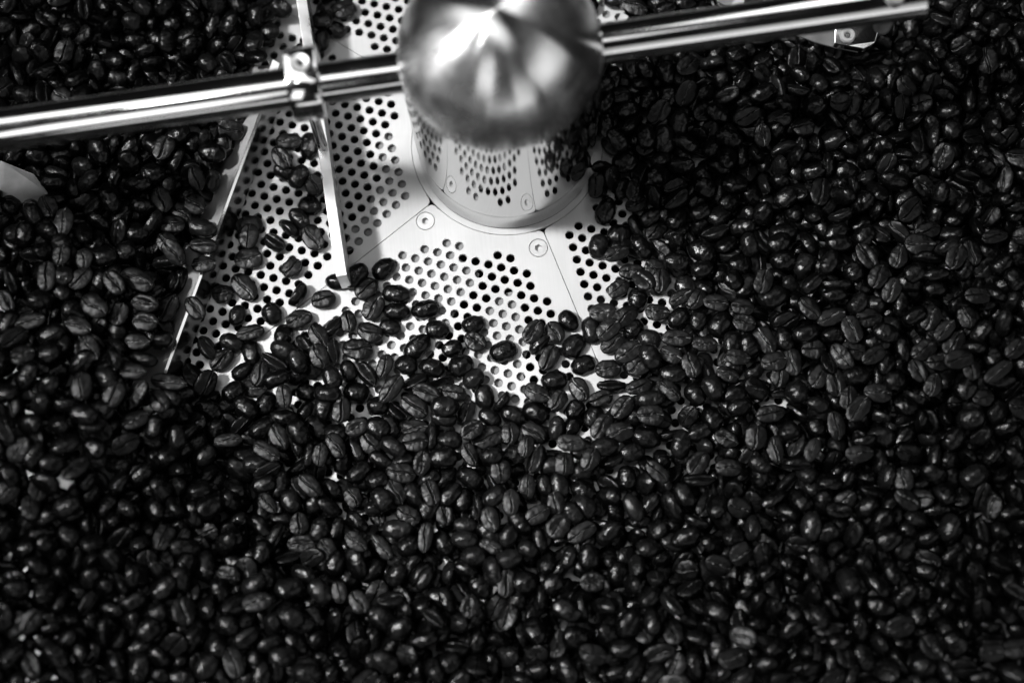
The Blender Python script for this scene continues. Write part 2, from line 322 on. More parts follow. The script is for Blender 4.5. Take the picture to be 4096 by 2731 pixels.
# ------------------------------------------------------------------ beans
def bean_mesh(seed, form='normal'):
    """a coffee bean 10 x 7 x 4.6 mm: round back below, flat face with a folded crease above"""
    rnd = random.Random(seed); o = Vector((seed*3.7, seed*1.3, 9.1))
    NR, NA = 34, 46
    up = np.linspace(0, 1, 27)                                   # dense across the flat face
    face = [math.pi*(.03+.94*t) for t in (0, .05, .1, .15, .21, .27, .33, .375, .41, .435, .455, .472, .486, .5, .514, .528, .545, .565, .59, .625, .67, .73, .79, .85, .9, .95, 1)]
    back = [math.pi+math.pi*t for t in (.06, .12, .18, .24, .3, .36, .42, .47, .53, .58, .64, .7, .76, .82, .88, .94)]
    A = face+back; NA = len(A)
    bend = rnd.uniform(-.35, .35); amp = rnd.uniform(.15, .8); ph = rnd.uniform(-.6, .6); gw = rnd.uniform(.16, .30); gd = rnd.uniform(.7, 1.2)
    asym = rnd.uniform(-.10, .10); flat = rnd.uniform(.05, .55); lipR = rnd.uniform(.05, .3); endp = rnd.uniform(2.1, 2.7); dent = rnd.uniform(-.25, .35)
    V, K, FA = [], [], []
    for i in range(NR+1):
        t = -math.cos(math.pi*i/NR); t = max(-1, min(1, t)); x = 5*t
        r = (1-abs(t)**endp)**(1/2.05) if abs(t) < 1 else 0
        wy = 3.5*r*(1+asym*t)
        yc = amp*math.sin(2.2*t+ph)+bend*.3*(1-t*t)+.22*noise.noise(Vector((x*.9, seed, 0)))+.1*noise.noise(Vector((x*2.3, seed, 5)))
        edge = max(0.0, 1-abs(t)**6)
        for a in A:
            ca, sa = math.cos(a), math.sin(a); y = wy*ca; k = 0.0
            if sa > 0:
                z = 1.15*r**.8*sa**.55*(1+flat*.35*(1-abs(ca)))
                dy = (y-yc*r)
                z += dent*.5*math.exp(-(dy/1.5)**2)*r*-1
                g = math.exp(-(dy/gw)**2); lip = math.exp(-((abs(dy)-gw*2.1)/(gw*1.5))**2)
                z += (-gd*g+lipR*lip*.6)*edge*min(1, r*1.6); k = g*edge
                # side folds running away from the crease
                z += .07*noise.noise(Vector((x*1.1, y*.35, 3))+o)*r
            else:
                z = -3.1*r**.92*abs(sa)**.86
                y *= 1+.03*abs(sa)
            p = Vector((x, y, z))
            nz = noise.fractal(p*.42+o, 1.0, 2.0, 3)*.30+noise.noise(p*1.3+o)*.09
            rad = Vector((x*.3, y, z+.3)); L = rad.length
            if L > 1e-4: p += rad/L*nz*min(1, r*1.5+.2)
            p.y += .04*bend*x*x*.5
            V.append((p.x, p.y, p.z)); K.append(k); FA.append(min(1.0, max(0.0, sa*2.5)))
    F = []
    for i in range(NR):
        for a in range(NA):
            b = (a+1) % NA; F.append((i*NA+a, (i+1)*NA+a, (i+1)*NA+b, i*NA+b))
    if form == 'split':     # a bean whose face has burst open
        V = [(x, y, z+(-.9*math.exp(-((y-.6)/.9)**2-(x/3)**2) if z > .2 else 0)) for x, y, z in V]
    me = bpy.data.meshes.new('coffee_bean'); me.from_pydata([tuple(c*MM for c in v) for v in V], [], F)
    at_ = me.attributes.new('crease', 'FLOAT', 'POINT'); at_.data.foreach_set('value', K)
    af = me.attributes.new('face_side', 'FLOAT', 'POINT'); af.data.foreach_set('value', FA)
    bm = bmesh.new(); bm.from_mesh(me); bmesh.ops.remove_doubles(bm, verts=bm.verts, dist=2e-6); bmesh.ops.recalc_face_normals(bm, faces=bm.faces); bm.to_mesh(me); bm.free()
    me.polygons.foreach_set('use_smooth', [True]*len(me.polygons)); me.materials.append(M_bean); return me
NV = 14
BM = [bean_mesh(s+1, 'split' if s in (5, 11) else 'normal') for s in range(NV)]

# beans that show largest: x y z (0.1 mm), turn as rotation vector (degrees), length, width (0.1 mm)
ONE = [
-1325,309,268,0,0,-31,132,81,  -1468,210,331,0,0,-45,111,80,  -1508,-94,397,0,0,83,105,78,  769,-35,66,-161,-81,0,106,85,  973,42,95,-179,-15,0,117,82,
-980,309,32,0,0,-56,120,78,  -290,-425,96,-180,2,0,108,77,  -379,-218,58,0,0,-44,117,73,  -575,24,34,0,0,-11,113,80,  61,-283,27,-172,53,0,108,79,
-1241,219,173,0,0,52,116,75,  836,-473,115,0,0,68,100,80,  -1236,-75,246,0,0,-14,132,60,  -460,-148,72,0,0,47,126,64,  494,-135,99,-145,106,0,102,79,
-596,-137,17,-179,22,0,109,77,  924,-114,84,0,0,-68,108,76,  -37,-39,17,-179,-19,0,107,76,  -353,11,22,-171,-57,0,119,74,  177,-746,103,0,0,24,114,64,
192,-836,118,-126,129,0,99,72,  226,-47,16,-167,-68,0,104,77,  470,-353,119,0,0,-11,101,75,  -197,-82,36,-177,-31,0,100,83,  -202,-505,75,-171,56,0,108,69,
1293,-361,132,0,0,-16,105,71,  1325,147,147,0,0,-64,111,68,  376,-305,74,0,0,39,102,73,  -1398,293,319,0,0,-60,104,68,  293,-368,77,0,0,49,107,70,
1127,-462,126,0,0,-89,109,66,  -503,177,31,0,0,51,104,75,  897,-395,132,0,0,4,106,66,  -1531,144,324,0,0,-26,103,68,  603,-72,89,0,0,-9,111,64,
602,1250,88,0,0,-33,114,74,  1004,-327,133,-157,87,0,86,81,  -1658,249,340,157,36,-57,99,76,  -443,-730,102,-176,-38,0,91,76,  -537,-481,67,-179,-22,0,92,77,
201,-594,63,-171,56,0,98,72,  -523,83,32,0,0,-31,101,71,  -310,153,15,-180,-10,0,109,69,  54,-920,158,-176,-37,0,85,72,  141,-172,31,-180,2,0,100,71,
-645,-211,96,0,0,76,97,71,  642,-179,93,0,0,-83,99,70,  -414,224,15,-179,23,0,108,69,  -435,-619,93,0,0,-41,99,65,  1180,-581,198,0,0,-1,99,65,
173,-423,111,0,0,-11,104,63,  -467,-366,90,-171,56,0,108,62,  1703,-348,232,0,0,29,120,52,  640,220,72,-178,26,0,101,71,  941,97,129,0,0,63,100,70,
695,-385,82,-158,86,0,87,75,  -1306,152,261,0,0,-11,96,68,  -629,-914,164,0,0,-65,89,67,  -332,-171,54,0,0,-26,109,65,  131,-83,27,0,0,53,106,65,
478,-292,105,-180,2,0,110,64,  82,13,60,0,0,47,100,69,  -122,-202,15,-134,120,0,97,72,  -823,-682,93,0,0,-6,110,69,  721,-576,143,0,0,-11,94,65,
1091,-171,108,0,0,-9,93,78,  -1122,611,156,0,0,-46,89,80,  -524,254,30,0,0,35,96,78,  -783,164,30,0,0,13,101,69,  -89,-500,128,0,0,-91,92,77,
-602,-443,67,-172,-54,0,104,62,  644,-286,76,-158,86,0,93,70,  229,-212,29,0,0,-67,97,70,  -143,-670,134,0,0,-81,95,64,  -1383,-1069,275,-106,141,-8,113,81,
343,-148,30,0,0,-1,97,68,  -63,-618,137,0,0,81,98,61,  -303,-84,66,-177,33,0,97,68,  235,-492,122,0,0,54,93,65,  254,-122,15,-178,-26,0,95,71,
904,-524,91,0,0,-88,103,62,  -262,-361,79,-178,25,0,93,70,  1440,131,151,0,0,62,94,68,  1781,-270,226,0,0,33,95,62,  -827,-611,110,0,0,84,84,72,
-120,-589,123,-174,-45,0,97,68,  142,-494,101,0,0,79,86,72,  621,8,55,-172,-53,0,94,71,  -922,-340,127,0,0,-36,111,58,  -1395,185,277,0,0,62,88,68,
-1367,422,253,-176,-40,0,91,70,  -242,-971,188,0,0,74,84,67,  -671,-85,91,-147,103,0,97,68,  -178,-333,89,0,0,30,93,67,  1101,147,110,-161,-81,0,94,71,
-1100,448,152,0,0,-11,109,59,  -1635,-1005,381,-69,-152,6,112,72,  -850,-527,105,-152,96,0,88,69,  -1145,213,156,0,0,-60,99,64,  1186,136,146,-157,-87,0,98,64,
-1264,734,193,-180,10,0,96,75,  -386,-301,63,0,0,-1,99,67,  -234,-177,30,0,0,-18,97,65,  -398,-57,38,-178,25,0,90,71,  -273,70,14,-179,22,0,92,70,
-885,197,15,-143,109,0,90,75,  -1218,-893,283,-26,17,-85,106,83,  1469,-1397,254,2,165,38,118,74,  -1350,-40,330,0,0,-14,114,59,  1633,-133,206,0,0,-85,84,71,
-1687,166,370,0,0,10,111,55,  372,-53,25,0,0,29,104,65,  -419,157,12,-179,18,0,102,64,  -41,-358,66,0,0,74,87,70,  -538,-724,100,0,0,-55,110,53,
-547,-76,33,45,-24,-52,106,73,  1396,-1269,238,-134,74,2,104,83,  1574,-1392,270,55,150,-43,118,75,  1600,-1308,259,-21,19,175,116,73,  -623,-701,147,0,0,-45,94,60,
1681,-61,217,0,0,-11,92,63,  -1122,-532,217,-157,-36,32,111,79,  469,-562,131,0,0,-52,100,57,  1269,93,149,-139,115,0,81,75,  1462,-98,158,-177,-30,0,101,59,
-379,-708,118,0,0,77,110,52,  1441,-300,157,0,0,-69,92,63,  664,-1324,190,67,-157,-33,121,80,  303,-1086,188,-140,-68,8,115,77,  763,46,84,0,0,-17,97,62,
613,-604,132,-49,3,-6,114,58,  1169,-1119,190,29,158,35,114,74,  74,-1225,170,101,135,29,112,76,  1226,-1194,214,12,-1,8,103,77,  573,157,67,0,0,73,95,68,
2,-560,75,0,0,79,95,60,  -971,-1139,256,-137,-104,-5,112,71,  -1675,-784,354,86,-121,7,107,78,  -322,-938,149,-147,103,0,99,54,  217,51,16,-158,86,0,89,68,
554,-266,97,0,0,-52,96,61,  729,179,83,-180,-7,0,89,68,  -137,74,15,-180,-10,0,92,67,  -1337,-948,313,-54,159,25,104,78,  -629,-531,78,0,0,-70,81,69,
-925,-411,131,48,8,18,107,58,  -1101,692,214,0,0,-79,99,60,  -968,131,32,0,0,6,107,57,  447,-232,58,0,0,9,105,56,  -154,-136,41,-172,-54,0,88,68,
812,-173,120,0,0,-16,90,61,  796,1232,108,-180,10,0,98,67,  547,38,65,0,0,-9,91,65,  -1282,-808,292,-44,162,-17,114,74,  -1335,78,272,0,0,-9,92,60,
-1762,-770,376,-168,28,18,99,74,  1074,-1024,196,85,110,-2,118,80,  -110,-286,29,-168,64,0,94,62,  -1319,11,268,-178,25,0,112,52,  -1062,-1083,264,-16,-2,-76,113,71,
1164,-132,123,-180,10,0,87,62,  734,-461,88,0,0,-32,89,61,  691,-13,70,-149,-101,0,88,65,  -1540,-1102,340,-122,-122,-28,115,76,  1236,-894,197,-31,169,4,105,76,
-1743,105,389,-40,38,-145,110,75,  393,-1198,186,7,33,-163,116,70,  -1499,-198,411,28,176,-8,108,76,  -597,-278,78,0,0,20,87,64,  1403,-215,142,-128,126,0,101,55,
417,154,28,0,0,30,92,63,  -115,-445,143,-180,9,0,86,63,  -711,604,15,-178,26,0,91,73,  1552,-168,189,0,0,38,100,54,  -392,-854,136,-160,-82,0,95,54,
-621,-620,73,-163,76,0,103,52,  143,-253,61,0,0,44,87,64,  -24,-1075,143,95,144,-37,106,81,  702,-105,85,0,0,-11,96,58,  423,277,74,0,0,15,98,59,
956,-252,98,0,0,72,90,70,  -551,-1130,183,-52,-160,-25,107,74,  -1775,-990,409,130,62,-1,116,72,  1599,-495,165,-3,155,16,101,80,  576,-128,71,0,0,-32,88,64,
-194,-421,79,0,0,-71,93,58,  -880,2,73,-47,17,-37,110,66,  -776,-118,13,-175,41,0,89,65,  -1824,1026,214,42,19,104,122,81,  274,-1172,195,164,-10,2,107,73,
1279,-1335,230,-163,43,-15,94,77,  1259,-1092,191,-149,-57,-23,120,69,  -1015,-1003,248,-147,-31,22,109,72,  -278,-273,55,-178,25,0,105,61,  1224,-828,177,-73,140,32,120,76,
-607,-357,51,-152,97,0,105,52,  -1806,-860,403,12,-21,75,101,74,  160,11,34,0,0,-72,86,68,  -306,-629,71,0,0,-85,80,65,  -868,-843,161,15,-153,27,111,78,
-1058,-285,127,0,0,-1,104,52,  1650,480,196,7,-29,61,105,79,  -491,-1023,181,-49,164,22,103,75,  1323,-1274,219,10,14,119,99,82,  -1389,-293,296,18,21,20,108,73,
-848,-142,110,0,0,-89,91,61,  -1102,375,159,0,0,-6,91,62,  -695,-873,154,0,0,-84,81,58,  -958,-609,144,-156,89,0,98,52,  -732,-370,112,0,0,76,88,58,
-1760,-228,442,14,39,98,112,70,  -1687,-41,422,-73,143,-16,114,77,  -1517,7,339,-63,155,45,117,74,  -1157,-736,189,117,124,9,114,78,  -1063,294,27,0,0,-11,84,69,
1561,44,169,-180,-3,0,101,52,  -478,-54,46,0,0,65,97,56,  129,-350,41,-144,-108,0,93,58,  1647,-427,189,0,0,-6,79,62,  455,-7,13,-167,-68,0,89,65,
1928,441,197,-17,7,150,109,78,  -1586,-501,354,15,-177,1,100,73,  -518,-406,75,-172,53,0,100,52,  -1577,408,339,0,0,68,79,65,  63,-559,61,-132,123,0,87,58,
-755,556,30,-162,78,0,97,61,  112,-1113,171,-158,24,15,98,81,  649,693,103,-122,127,2,116,80,  -1124,-1013,239,-138,105,-46,113,88,  645,-1240,193,-24,-25,-165,110,74,
303,-258,40,0,0,9,91,59,  -1781,260,331,0,0,-68,96,52,  203,-289,37,-164,-75,0,82,64,  982,-511,88,-44,-24,54,97,66,  688,-1172,189,4,-25,-29,101,73,
-1000,1437,107,-105,-104,-30,114,81,  613,-1072,149,149,-46,23,107,77,  772,-225,77,0,0,-27,87,58,  -786,-190,20,-159,-84,0,88,59,  1615,-328,219,0,0,-90,79,66,
-149,-763,105,0,0,-31,91,52,  1788,158,191,0,0,4,98,52,  1512,304,148,-9,23,-139,115,78,  1152,-1336,227,-49,22,128,108,76,  1016,-551,204,0,0,58,90,52,
11,-415,96,0,0,69,87,61,  -1009,-12,20,-174,-47,0,89,59,  1909,152,173,11,-17,-8,107,74,  -816,-1143,239,176,-20,-16,103,68,  -193,-251,27,0,0,60,91,59,
637,82,80,0,0,24,97,53,  -797,365,29,0,0,31,84,66,  857,17,99,0,0,-17,88,62,  -1499,390,324,0,0,83,79,62,  -708,-488,65,-169,62,0,89,58,
-664,28,30,-38,38,-84,98,63,  1334,-263,141,-161,-80,0,84,63,  -1713,-888,403,4,11,-134,101,68,  1756,830,161,92,132,8,120,77,  -1570,-296,402,42,-153,59,118,79,
-1602,-596,291,149,-76,-7,97,74,  -1286,-625,230,-16,-9,-116,103,74,  -628,-1193,188,-6,14,34,108,72,  -1139,-53,64,34,18,58,107,79,  1516,-279,163,0,0,-11,84,59,
-615,-53,27,-138,116,0,86,62,  1185,10,161,-180,2,0,97,52,  -1369,-763,325,-23,-113,-17,104,85,  1550,-8,162,-180,10,0,89,55,  449,-158,79,0,0,29,88,79,
1060,-457,103,-149,101,0,75,63,  -1543,-377,386,-20,15,40,110,70,  -1197,410,228,17,5,-60,109,73,  -1713,-1029,407,-24,-14,118,106,73,  -972,-885,241,-8,1,7,103,69,
1180,-218,146,-14,-19,118,113,69,  -860,-949,228,-33,-168,-9,98,71,  983,-960,185,-92,-142,-21,110,66,  348,-209,29,-49,3,-6,109,59,  -233,-678,93,-179,17,0,88,57,
-1014,205,14,-150,-99,0,84,63,  122,-832,110,-153,-95,0,86,54,  -1015,-218,73,47,15,33,99,58,  1726,-648,170,-86,-143,-45,100,74,  -1030,-390,79,-149,60,11,117,74,
1880,841,179,16,-11,-92,108,80,  -225,-7,13,-178,-26,0,82,64,  -1184,-970,265,58,-122,-8,109,73,  -1213,-672,230,-18,-144,-21,117,75,  -19,-788,129,-171,55,0,77,59,
-928,-530,135,0,0,-55,88,52,  -600,133,36,0,0,-90,86,60,  961,-596,174,83,-4,-5,109,70,  1072,-380,127,-175,42,0,86,57,  -448,97,14,-176,38,0,85,64,
25,-759,111,-132,123,0,95,52,  -696,-639,73,-151,-97,0,92,52,  -1448,-695,320,-96,-129,-50,96,77,  737,247,80,56,159,21,110,79,  -1622,116,347,-28,173,-5,106,75,
]
# the rest of the heap: x y z (0.1 mm), turn as rotation vector (degrees)
REST = [
-435,-425,68,83,-1,-1,  4,-961,128,-69,-57,64,  -63,-227,32,-78,-34,38,  -908,-654,124,76,40,45,  1411,-397,184,-81,23,-26,  -797,512,32,78,-35,-39,  102,-33,32,80,27,30,  1539,108,163,83,-8,-9,
1210,-529,174,-83,-7,7,  -895,-593,83,83,-4,-5,  1202,56,147,-83,4,-5,  -785,260,32,-77,-37,42,  153,-1011,176,-68,58,-66,  -1570,-145,390,-83,4,-5,  -1272,545,213,-77,-38,42,  -332,-342,62,-68,-57,65,
1609,144,197,-82,-18,20,  -1129,90,31,-43,27,-60,  -824,-324,85,70,-53,-60,  -781,-364,88,-70,-54,61,  700,-224,66,67,-59,-67,  -776,53,29,44,-26,-57,  -852,474,29,-46,19,-42,  -245,-834,147,-82,19,-21,
-1237,382,189,83,-1,-1,  -185,-614,95,66,-61,-69,  -447,-225,29,-46,20,-45,  -1591,80,345,-16,-38,-43,  -275,-125,32,83,9,10,  -1106,519,146,-177,34,0,  298,7,14,-131,124,0,  -1234,-130,233,-174,48,0,
96,-490,70,-180,9,0,  -475,-282,43,-151,97,0,  197,-521,65,-180,9,0,  -743,-260,49,-159,84,0,  -923,-149,53,-155,-92,0,  -559,-582,84,168,6,-61,  645,-424,65,-178,-30,0,  859,-130,95,-135,119,0,
1430,-33,107,-139,-115,0,  188,-348,14,-160,-82,0,  1664,49,169,-154,-92,0,  1118,68,138,-172,-53,0,  484,108,12,-140,-114,0,  -757,-638,86,-151,-97,0,  -1743,-79,367,-157,88,0,  -411,-545,74,-152,97,0,
1593,-388,191,-162,-79,0,  -36,-441,69,-172,-53,0,  -372,-117,30,-48,-10,23,  -678,-291,68,-180,-6,0,  -90,-815,112,-179,-14,0,  -969,-379,105,-180,9,0,  -296,-498,43,-167,-68,0,  -846,107,27,118,92,-43,
-820,-482,96,43,-27,-61,  -103,-536,93,-43,28,-62,  -807,-47,12,-176,-39,0,  -1695,598,272,-153,95,0,  -1165,877,187,-175,-40,0,  -1532,658,193,-178,-24,0,  -665,124,33,-47,-15,33,  1233,256,124,-177,-30,0,
-746,-32,12,-133,121,0,  -800,752,13,-171,57,0,  -887,-463,91,-147,-105,0,  799,-116,97,-145,-107,0,  1334,229,133,-167,-67,0,  1827,-14,205,-147,103,0,  -712,-191,63,-142,-111,0,  1471,37,127,-179,18,0,
-524,-553,101,-159,84,0,  -21,-287,30,-175,44,0,  446,-426,77,-178,25,0,  -766,-530,60,-166,-69,0,  -84,-730,96,-157,-89,0,  -474,-664,85,-180,9,0,  -847,45,53,-173,48,0,  -1309,610,196,-177,34,0,
609,-362,71,15,-38,42,  -241,-728,103,-179,22,0,  574,-206,85,-180,10,0,  799,-351,80,-180,-6,0,  -862,-210,53,-180,9,0,  -625,295,12,-180,10,0,  -1414,629,254,-152,96,0,  -1264,177,142,-43,27,-60,
-453,328,14,-171,-55,0,  -514,-202,47,-180,10,0,  195,-653,81,-168,63,0,  -361,-596,69,-160,-83,0,  -691,-144,85,-180,10,0,  -764,-861,138,-160,83,0,  -349,-492,63,-176,-38,0,  1490,62,155,-177,-30,0,
213,-447,73,-180,-6,0,  41,-464,88,-43,-27,60,  311,-489,67,-48,-7,15,  -233,-582,62,-138,-115,0,  509,-52,24,-175,42,0,  1026,172,113,-180,10,0,  -1771,170,356,-158,-87,0,  -566,1317,15,-175,43,0,
702,1257,83,-180,-7,0,  884,99,67,-164,-74,0,  1322,-175,121,-180,10,0,  1872,127,130,-147,-104,0,  1771,111,144,-173,51,0,  -950,554,12,-180,2,0,  -39,-690,107,-163,77,0,  -153,-710,89,-169,63,0,
-1272,-144,264,0,0,-55,  1748,51,160,0,0,24,  -993,-165,95,-166,70,0,  -1446,404,284,-180,10,0,  -1269,99,173,-179,-15,0,  -578,1411,13,-175,-41,0,  -1460,-176,341,-180,2,0,  26,-668,120,0,0,24,
117,-564,58,-137,117,0,  -875,-70,96,-179,-15,0,  -774,872,24,0,0,-6,  708,-272,102,-150,100,0,  -1177,583,156,0,0,-46,  -698,848,12,-137,-117,0,  -558,305,39,-169,-63,0,  -1042,103,13,-175,41,0,
1566,223,131,0,0,9,  -320,-731,67,-163,77,0,  1586,-212,158,0,0,48,  270,-321,15,-167,-68,0,  -731,-716,111,0,0,-65,  -1587,336,311,-180,10,0,  1183,-369,141,0,0,72,  1093,-279,127,0,0,43,
-970,53,12,-139,115,0,  -795,-3,70,-143,109,0,  154,-674,95,-159,85,0,  1231,-121,147,0,0,-79,  -1219,691,159,-145,-106,0,  620,-543,109,0,0,44,  -689,685,24,0,0,-75,  -603,1343,48,-180,-7,0,
1630,92,215,0,0,57,  -958,-705,159,-147,-105,0,  -368,-437,99,0,0,70,  1274,-21,123,-167,-67,0,  -803,798,48,0,0,-61,  1520,-110,146,0,0,53,  -1670,-2,367,-175,40,0,  -712,81,48,0,0,-70,
1022,239,117,-176,-38,0,  -44,-903,127,-180,9,0,  -78,-964,95,-160,-82,0,  292,-448,98,-180,-3,0,  1008,-208,100,0,0,-88,  1168,-64,129,0,0,14,  1092,-24,137,0,0,-58,  717,1206,126,-178,-23,0,
-806,-280,117,-152,96,0,  -553,-336,60,0,0,-65,  -1387,576,201,-154,-94,0,  -278,-560,79,-169,-61,0,  -213,-793,109,-180,-6,0,  -1483,51,351,0,0,-64,  992,-121,97,-134,120,0,  92,-1019,188,-174,48,0,
-123,-362,55,0,0,14,  1351,-149,146,-175,42,0,  -520,-287,66,-169,63,0,  1356,-326,142,-179,22,0,  -347,-548,97,0,0,-80,  -744,721,31,-158,-85,0,  -939,-459,131,-179,-22,0,  1146,-308,135,0,0,-93,
856,-42,92,0,0,-17,  43,-363,62,0,0,-41,  1233,207,137,-180,10,0,  1864,71,154,-180,10,0,  -269,-237,78,-179,17,0,  -1042,798,177,-179,18,0,  831,-581,167,-171,57,0,  193,-927,130,0,0,-6,
1069,-113,118,-180,-7,0,  474,210,40,0,0,-6,  -1430,-63,346,-160,82,0,  -203,-900,109,-151,97,0,  1303,-81,124,0,0,-6,  -1336,506,205,-179,23,0,  -946,-240,55,-174,-47,0,  1220,-292,143,-180,2,0,
424,42,27,0,0,30,  -1577,544,298,0,0,73,  1572,-288,234,0,0,4,  -883,-284,64,0,0,-70,  -1240,634,182,0,0,-79,  -777,-479,124,0,0,-50,  695,68,75,0,0,44,  -958,420,24,0,0,2,
-1519,324,312,0,0,36,  -449,-461,85,0,0,-21,  -474,-528,79,0,0,-70,  1474,-226,157,0,0,24,  72,-218,65,0,0,-31,  -1632,336,337,0,0,83,  -1207,534,183,0,0,-11,  1229,-198,132,0,0,-27,
360,-1,36,0,0,35,  -521,1389,32,0,0,15,  -1212,817,229,0,0,58,  96,-716,113,0,0,44,  -107,-900,125,0,0,74,  1211,-413,149,0,0,43,  -389,-355,87,0,0,-6,  1354,64,156,0,0,53,
1292,-228,157,0,0,24,  349,68,25,0,0,-1,  -137,9,24,0,0,-42,  96,-633,78,0,0,-91,  -154,-977,104,0,0,54,  -1082,40,26,0,0,36,  -950,505,38,0,0,77,  -1224,456,198,0,0,-60,
-687,231,25,0,0,6,  353,-397,86,0,0,9,  -710,474,32,0,0,-66,  -971,-81,24,0,0,-11,  -940,-34,47,0,0,66,  -675,-339,99,0,0,-65,  -1641,625,261,0,0,-73,  939,-204,118,0,0,4,
-1408,-123,351,0,0,57,  -717,10,53,0,0,-75,  1696,107,185,0,0,-85,  1484,-358,165,0,0,62,  419,-107,93,0,0,24,  1519,163,175,0,0,-11,  310,-672,33,-100,-107,16,  1583,-1032,109,12,13,-1,
849,1056,36,119,-57,-62,  -207,-714,29,-4,2,127,  444,-516,47,-10,49,78,  1395,-1061,75,158,-74,14,  9,-1115,45,-18,24,123,  1881,-296,86,14,-146,0,  -1727,1181,98,87,24,105,  1739,1014,85,1,20,-42,
1033,796,44,69,19,59,  1070,-714,50,-152,-48,-19,  1217,-920,86,22,-29,-85,  -1621,-834,250,-150,-31,-18,  -1124,-422,59,145,81,-17,  -1435,-262,271,12,51,54,  -1500,-317,292,5,12,-70,  -1676,807,136,-81,15,89,
122,-240,17,-64,167,1,  -1371,-660,183,-6,52,19,  898,1028,60,-151,-67,9,  942,-1347,148,-26,-61,-58,  -1492,1236,50,160,-63,-19,  1320,143,90,-12,23,-53,  1062,744,43,-20,27,-132,  702,-743,37,-54,3,-16,
506,867,34,-5,2,140,  -1753,-974,305,-61,126,-26,  952,-813,56,-29,66,62,  1826,265,81,-46,-124,16,  914,134,17,180,9,-1,  998,-1385,137,45,62,72,  1228,-1182,106,76,-74,8,  -654,-1015,44,11,-145,-71,
-1232,-457,124,73,-77,-51,  1348,-742,78,87,53,-132,  184,-806,36,-7,11,112,  -1530,-475,214,31,-144,-41,  836,-1192,128,91,-103,-72,  593,-854,35,37,81,117,  -1237,-316,138,28,-119,-86,  -1074,-425,37,27,-56,-103,
-1218,-831,165,-130,-106,44,  1300,-612,63,90,136,-63,  375,1113,17,-43,-174,0,  1710,-387,103,69,-68,93,  -1046,-514,79,-125,-3,56,  1572,-1270,161,-30,35,-92,  1224,-1029,81,-5,38,-145,  -1821,-858,296,-3,7,143,
768,237,34,-85,-115,-52,  762,-440,40,155,50,72,  1112,647,40,-62,-14,38,  1421,311,39,-101,-45,-53,  1259,1229,33,-10,-7,123,  845,-695,32,-2,2,-14,  -1873,1100,117,-148,98,-14,  -175,-542,39,41,25,121,
1625,199,46,136,22,25,  -1231,1166,67,98,-54,-42,  -1274,286,94,144,65,-52,  -1842,481,181,70,32,35,  -1866,-296,357,153,48,-55,  385,1002,35,0,6,64,  401,-1127,70,-67,-159,9,  1116,-1416,163,128,12,-13,
-1268,-980,192,-5,20,-77,  -1340,-213,165,135,-63,-57,  -1512,356,210,69,-132,-55,  1272,-700,55,-165,27,-25,  1873,-124,74,-110,-141,3,  1391,-1437,205,149,-9,-62,  -1346,1331,40,-164,-38,-34,  1073,-780,73,-27,118,13,
-1405,233,152,-73,-138,24,  1157,698,69,19,-176,-16,  991,1269,55,44,-9,152,  -1852,1501,86,23,-13,-80,  -1466,1401,109,65,22,-30,  -702,-1132,112,84,-105,-79,  464,-1076,74,9,-146,-82,  1809,-257,105,119,75,-54,
806,-429,16,148,-102,0,  1323,250,16,137,115,-1,  1170,-806,80,-8,39,-170,  -101,-1017,36,9,147,-32,  1244,-1071,87,-142,61,42,  1646,-775,106,-81,-103,96,  1817,554,101,12,-1,40,  -1717,-474,304,20,-120,-102,
394,-1249,128,34,-16,128,  -852,-782,54,72,-36,21,  -1184,-275,85,20,-171,16,  1966,484,95,2,4,-20,  -1555,1536,122,12,68,95,  -1382,155,176,-56,-30,-77,  -1632,207,223,-27,97,-65,  -1595,-881,337,74,102,-90,
921,-70,33,-16,-40,117,  929,-573,40,45,-23,-27,  695,-1275,106,13,3,90,  -1383,-1154,205,26,84,-29,  -1800,416,178,2,2,-54,  1315,-1395,143,9,91,-45,  632,-972,16,-13,179,0,  -1377,74,186,74,132,3,
-1205,-251,132,106,37,18,  785,959,18,132,122,-1,  873,-419,42,-41,103,-61,  767,-340,34,110,-71,-15,  1153,-259,15,37,175,0,  -1400,-22,239,-127,55,-10,  -992,-968,137,162,-1,-2,  -1605,-995,276,99,-64,80,
-1220,-1112,152,-14,9,-155,  -1389,618,136,145,60,12,  1149,389,20,-28,173,-22,  982,-1261,134,-11,42,-170,  766,1243,29,-2,-4,-46,  -338,-1147,111,34,96,-136,  1269,-773,69,-26,150,-71,  -1726,1270,105,5,-28,74,
-964,1260,33,8,-16,-144,  -153,-846,29,133,46,12,  -1585,1386,111,7,-148,-69,  -1156,828,78,-32,17,0,  1085,-990,66,-63,166,-8,  1741,-964,75,136,-97,12,  730,-258,32,17,-20,-123,  1198,-731,61,-103,-125,33,
-785,-1054,96,-165,27,19,  -556,-892,36,40,-25,-46,  -1586,680,123,-35,-2,-39,  1900,-33,87,38,17,55,  -1137,1333,64,-129,115,30,  1796,1130,57,-1,179,-9,  907,1339,30,5,39,-173,  1184,1094,32,-7,0,175,
-1876,1293,81,103,-98,-45,  41,-674,16,67,166,-1,  1880,712,88,136,-99,-34,  -1766,-154,318,21,26,81,  103,1391,30,-2,36,-154,  -1349,-532,135,29,18,-140,  -1228,889,75,-46,-165,27,  -656,-1087,71,76,15,45,
792,-1093,95,21,10,-82,  1409,542,42,100,90,-30,  1695,641,104,-62,-126,15,  947,-154,43,1,-36,1,  1790,-672,54,-28,-15,35,  -1867,336,171,64,-164,13,  -1165,-1059,197,26,2,40,  968,-287,28,-6,-1,-169,
-808,-1218,124,-9,135,-28,  1410,373,21,-143,-76,11,  -1534,183,205,52,-100,-99,  -171,-798,54,161,-51,59,  2062,1167,64,-25,-82,131,  -331,-1095,99,66,12,-4,  -161,-1083,34,-125,-95,44,  1439,-994,82,130,18,28,
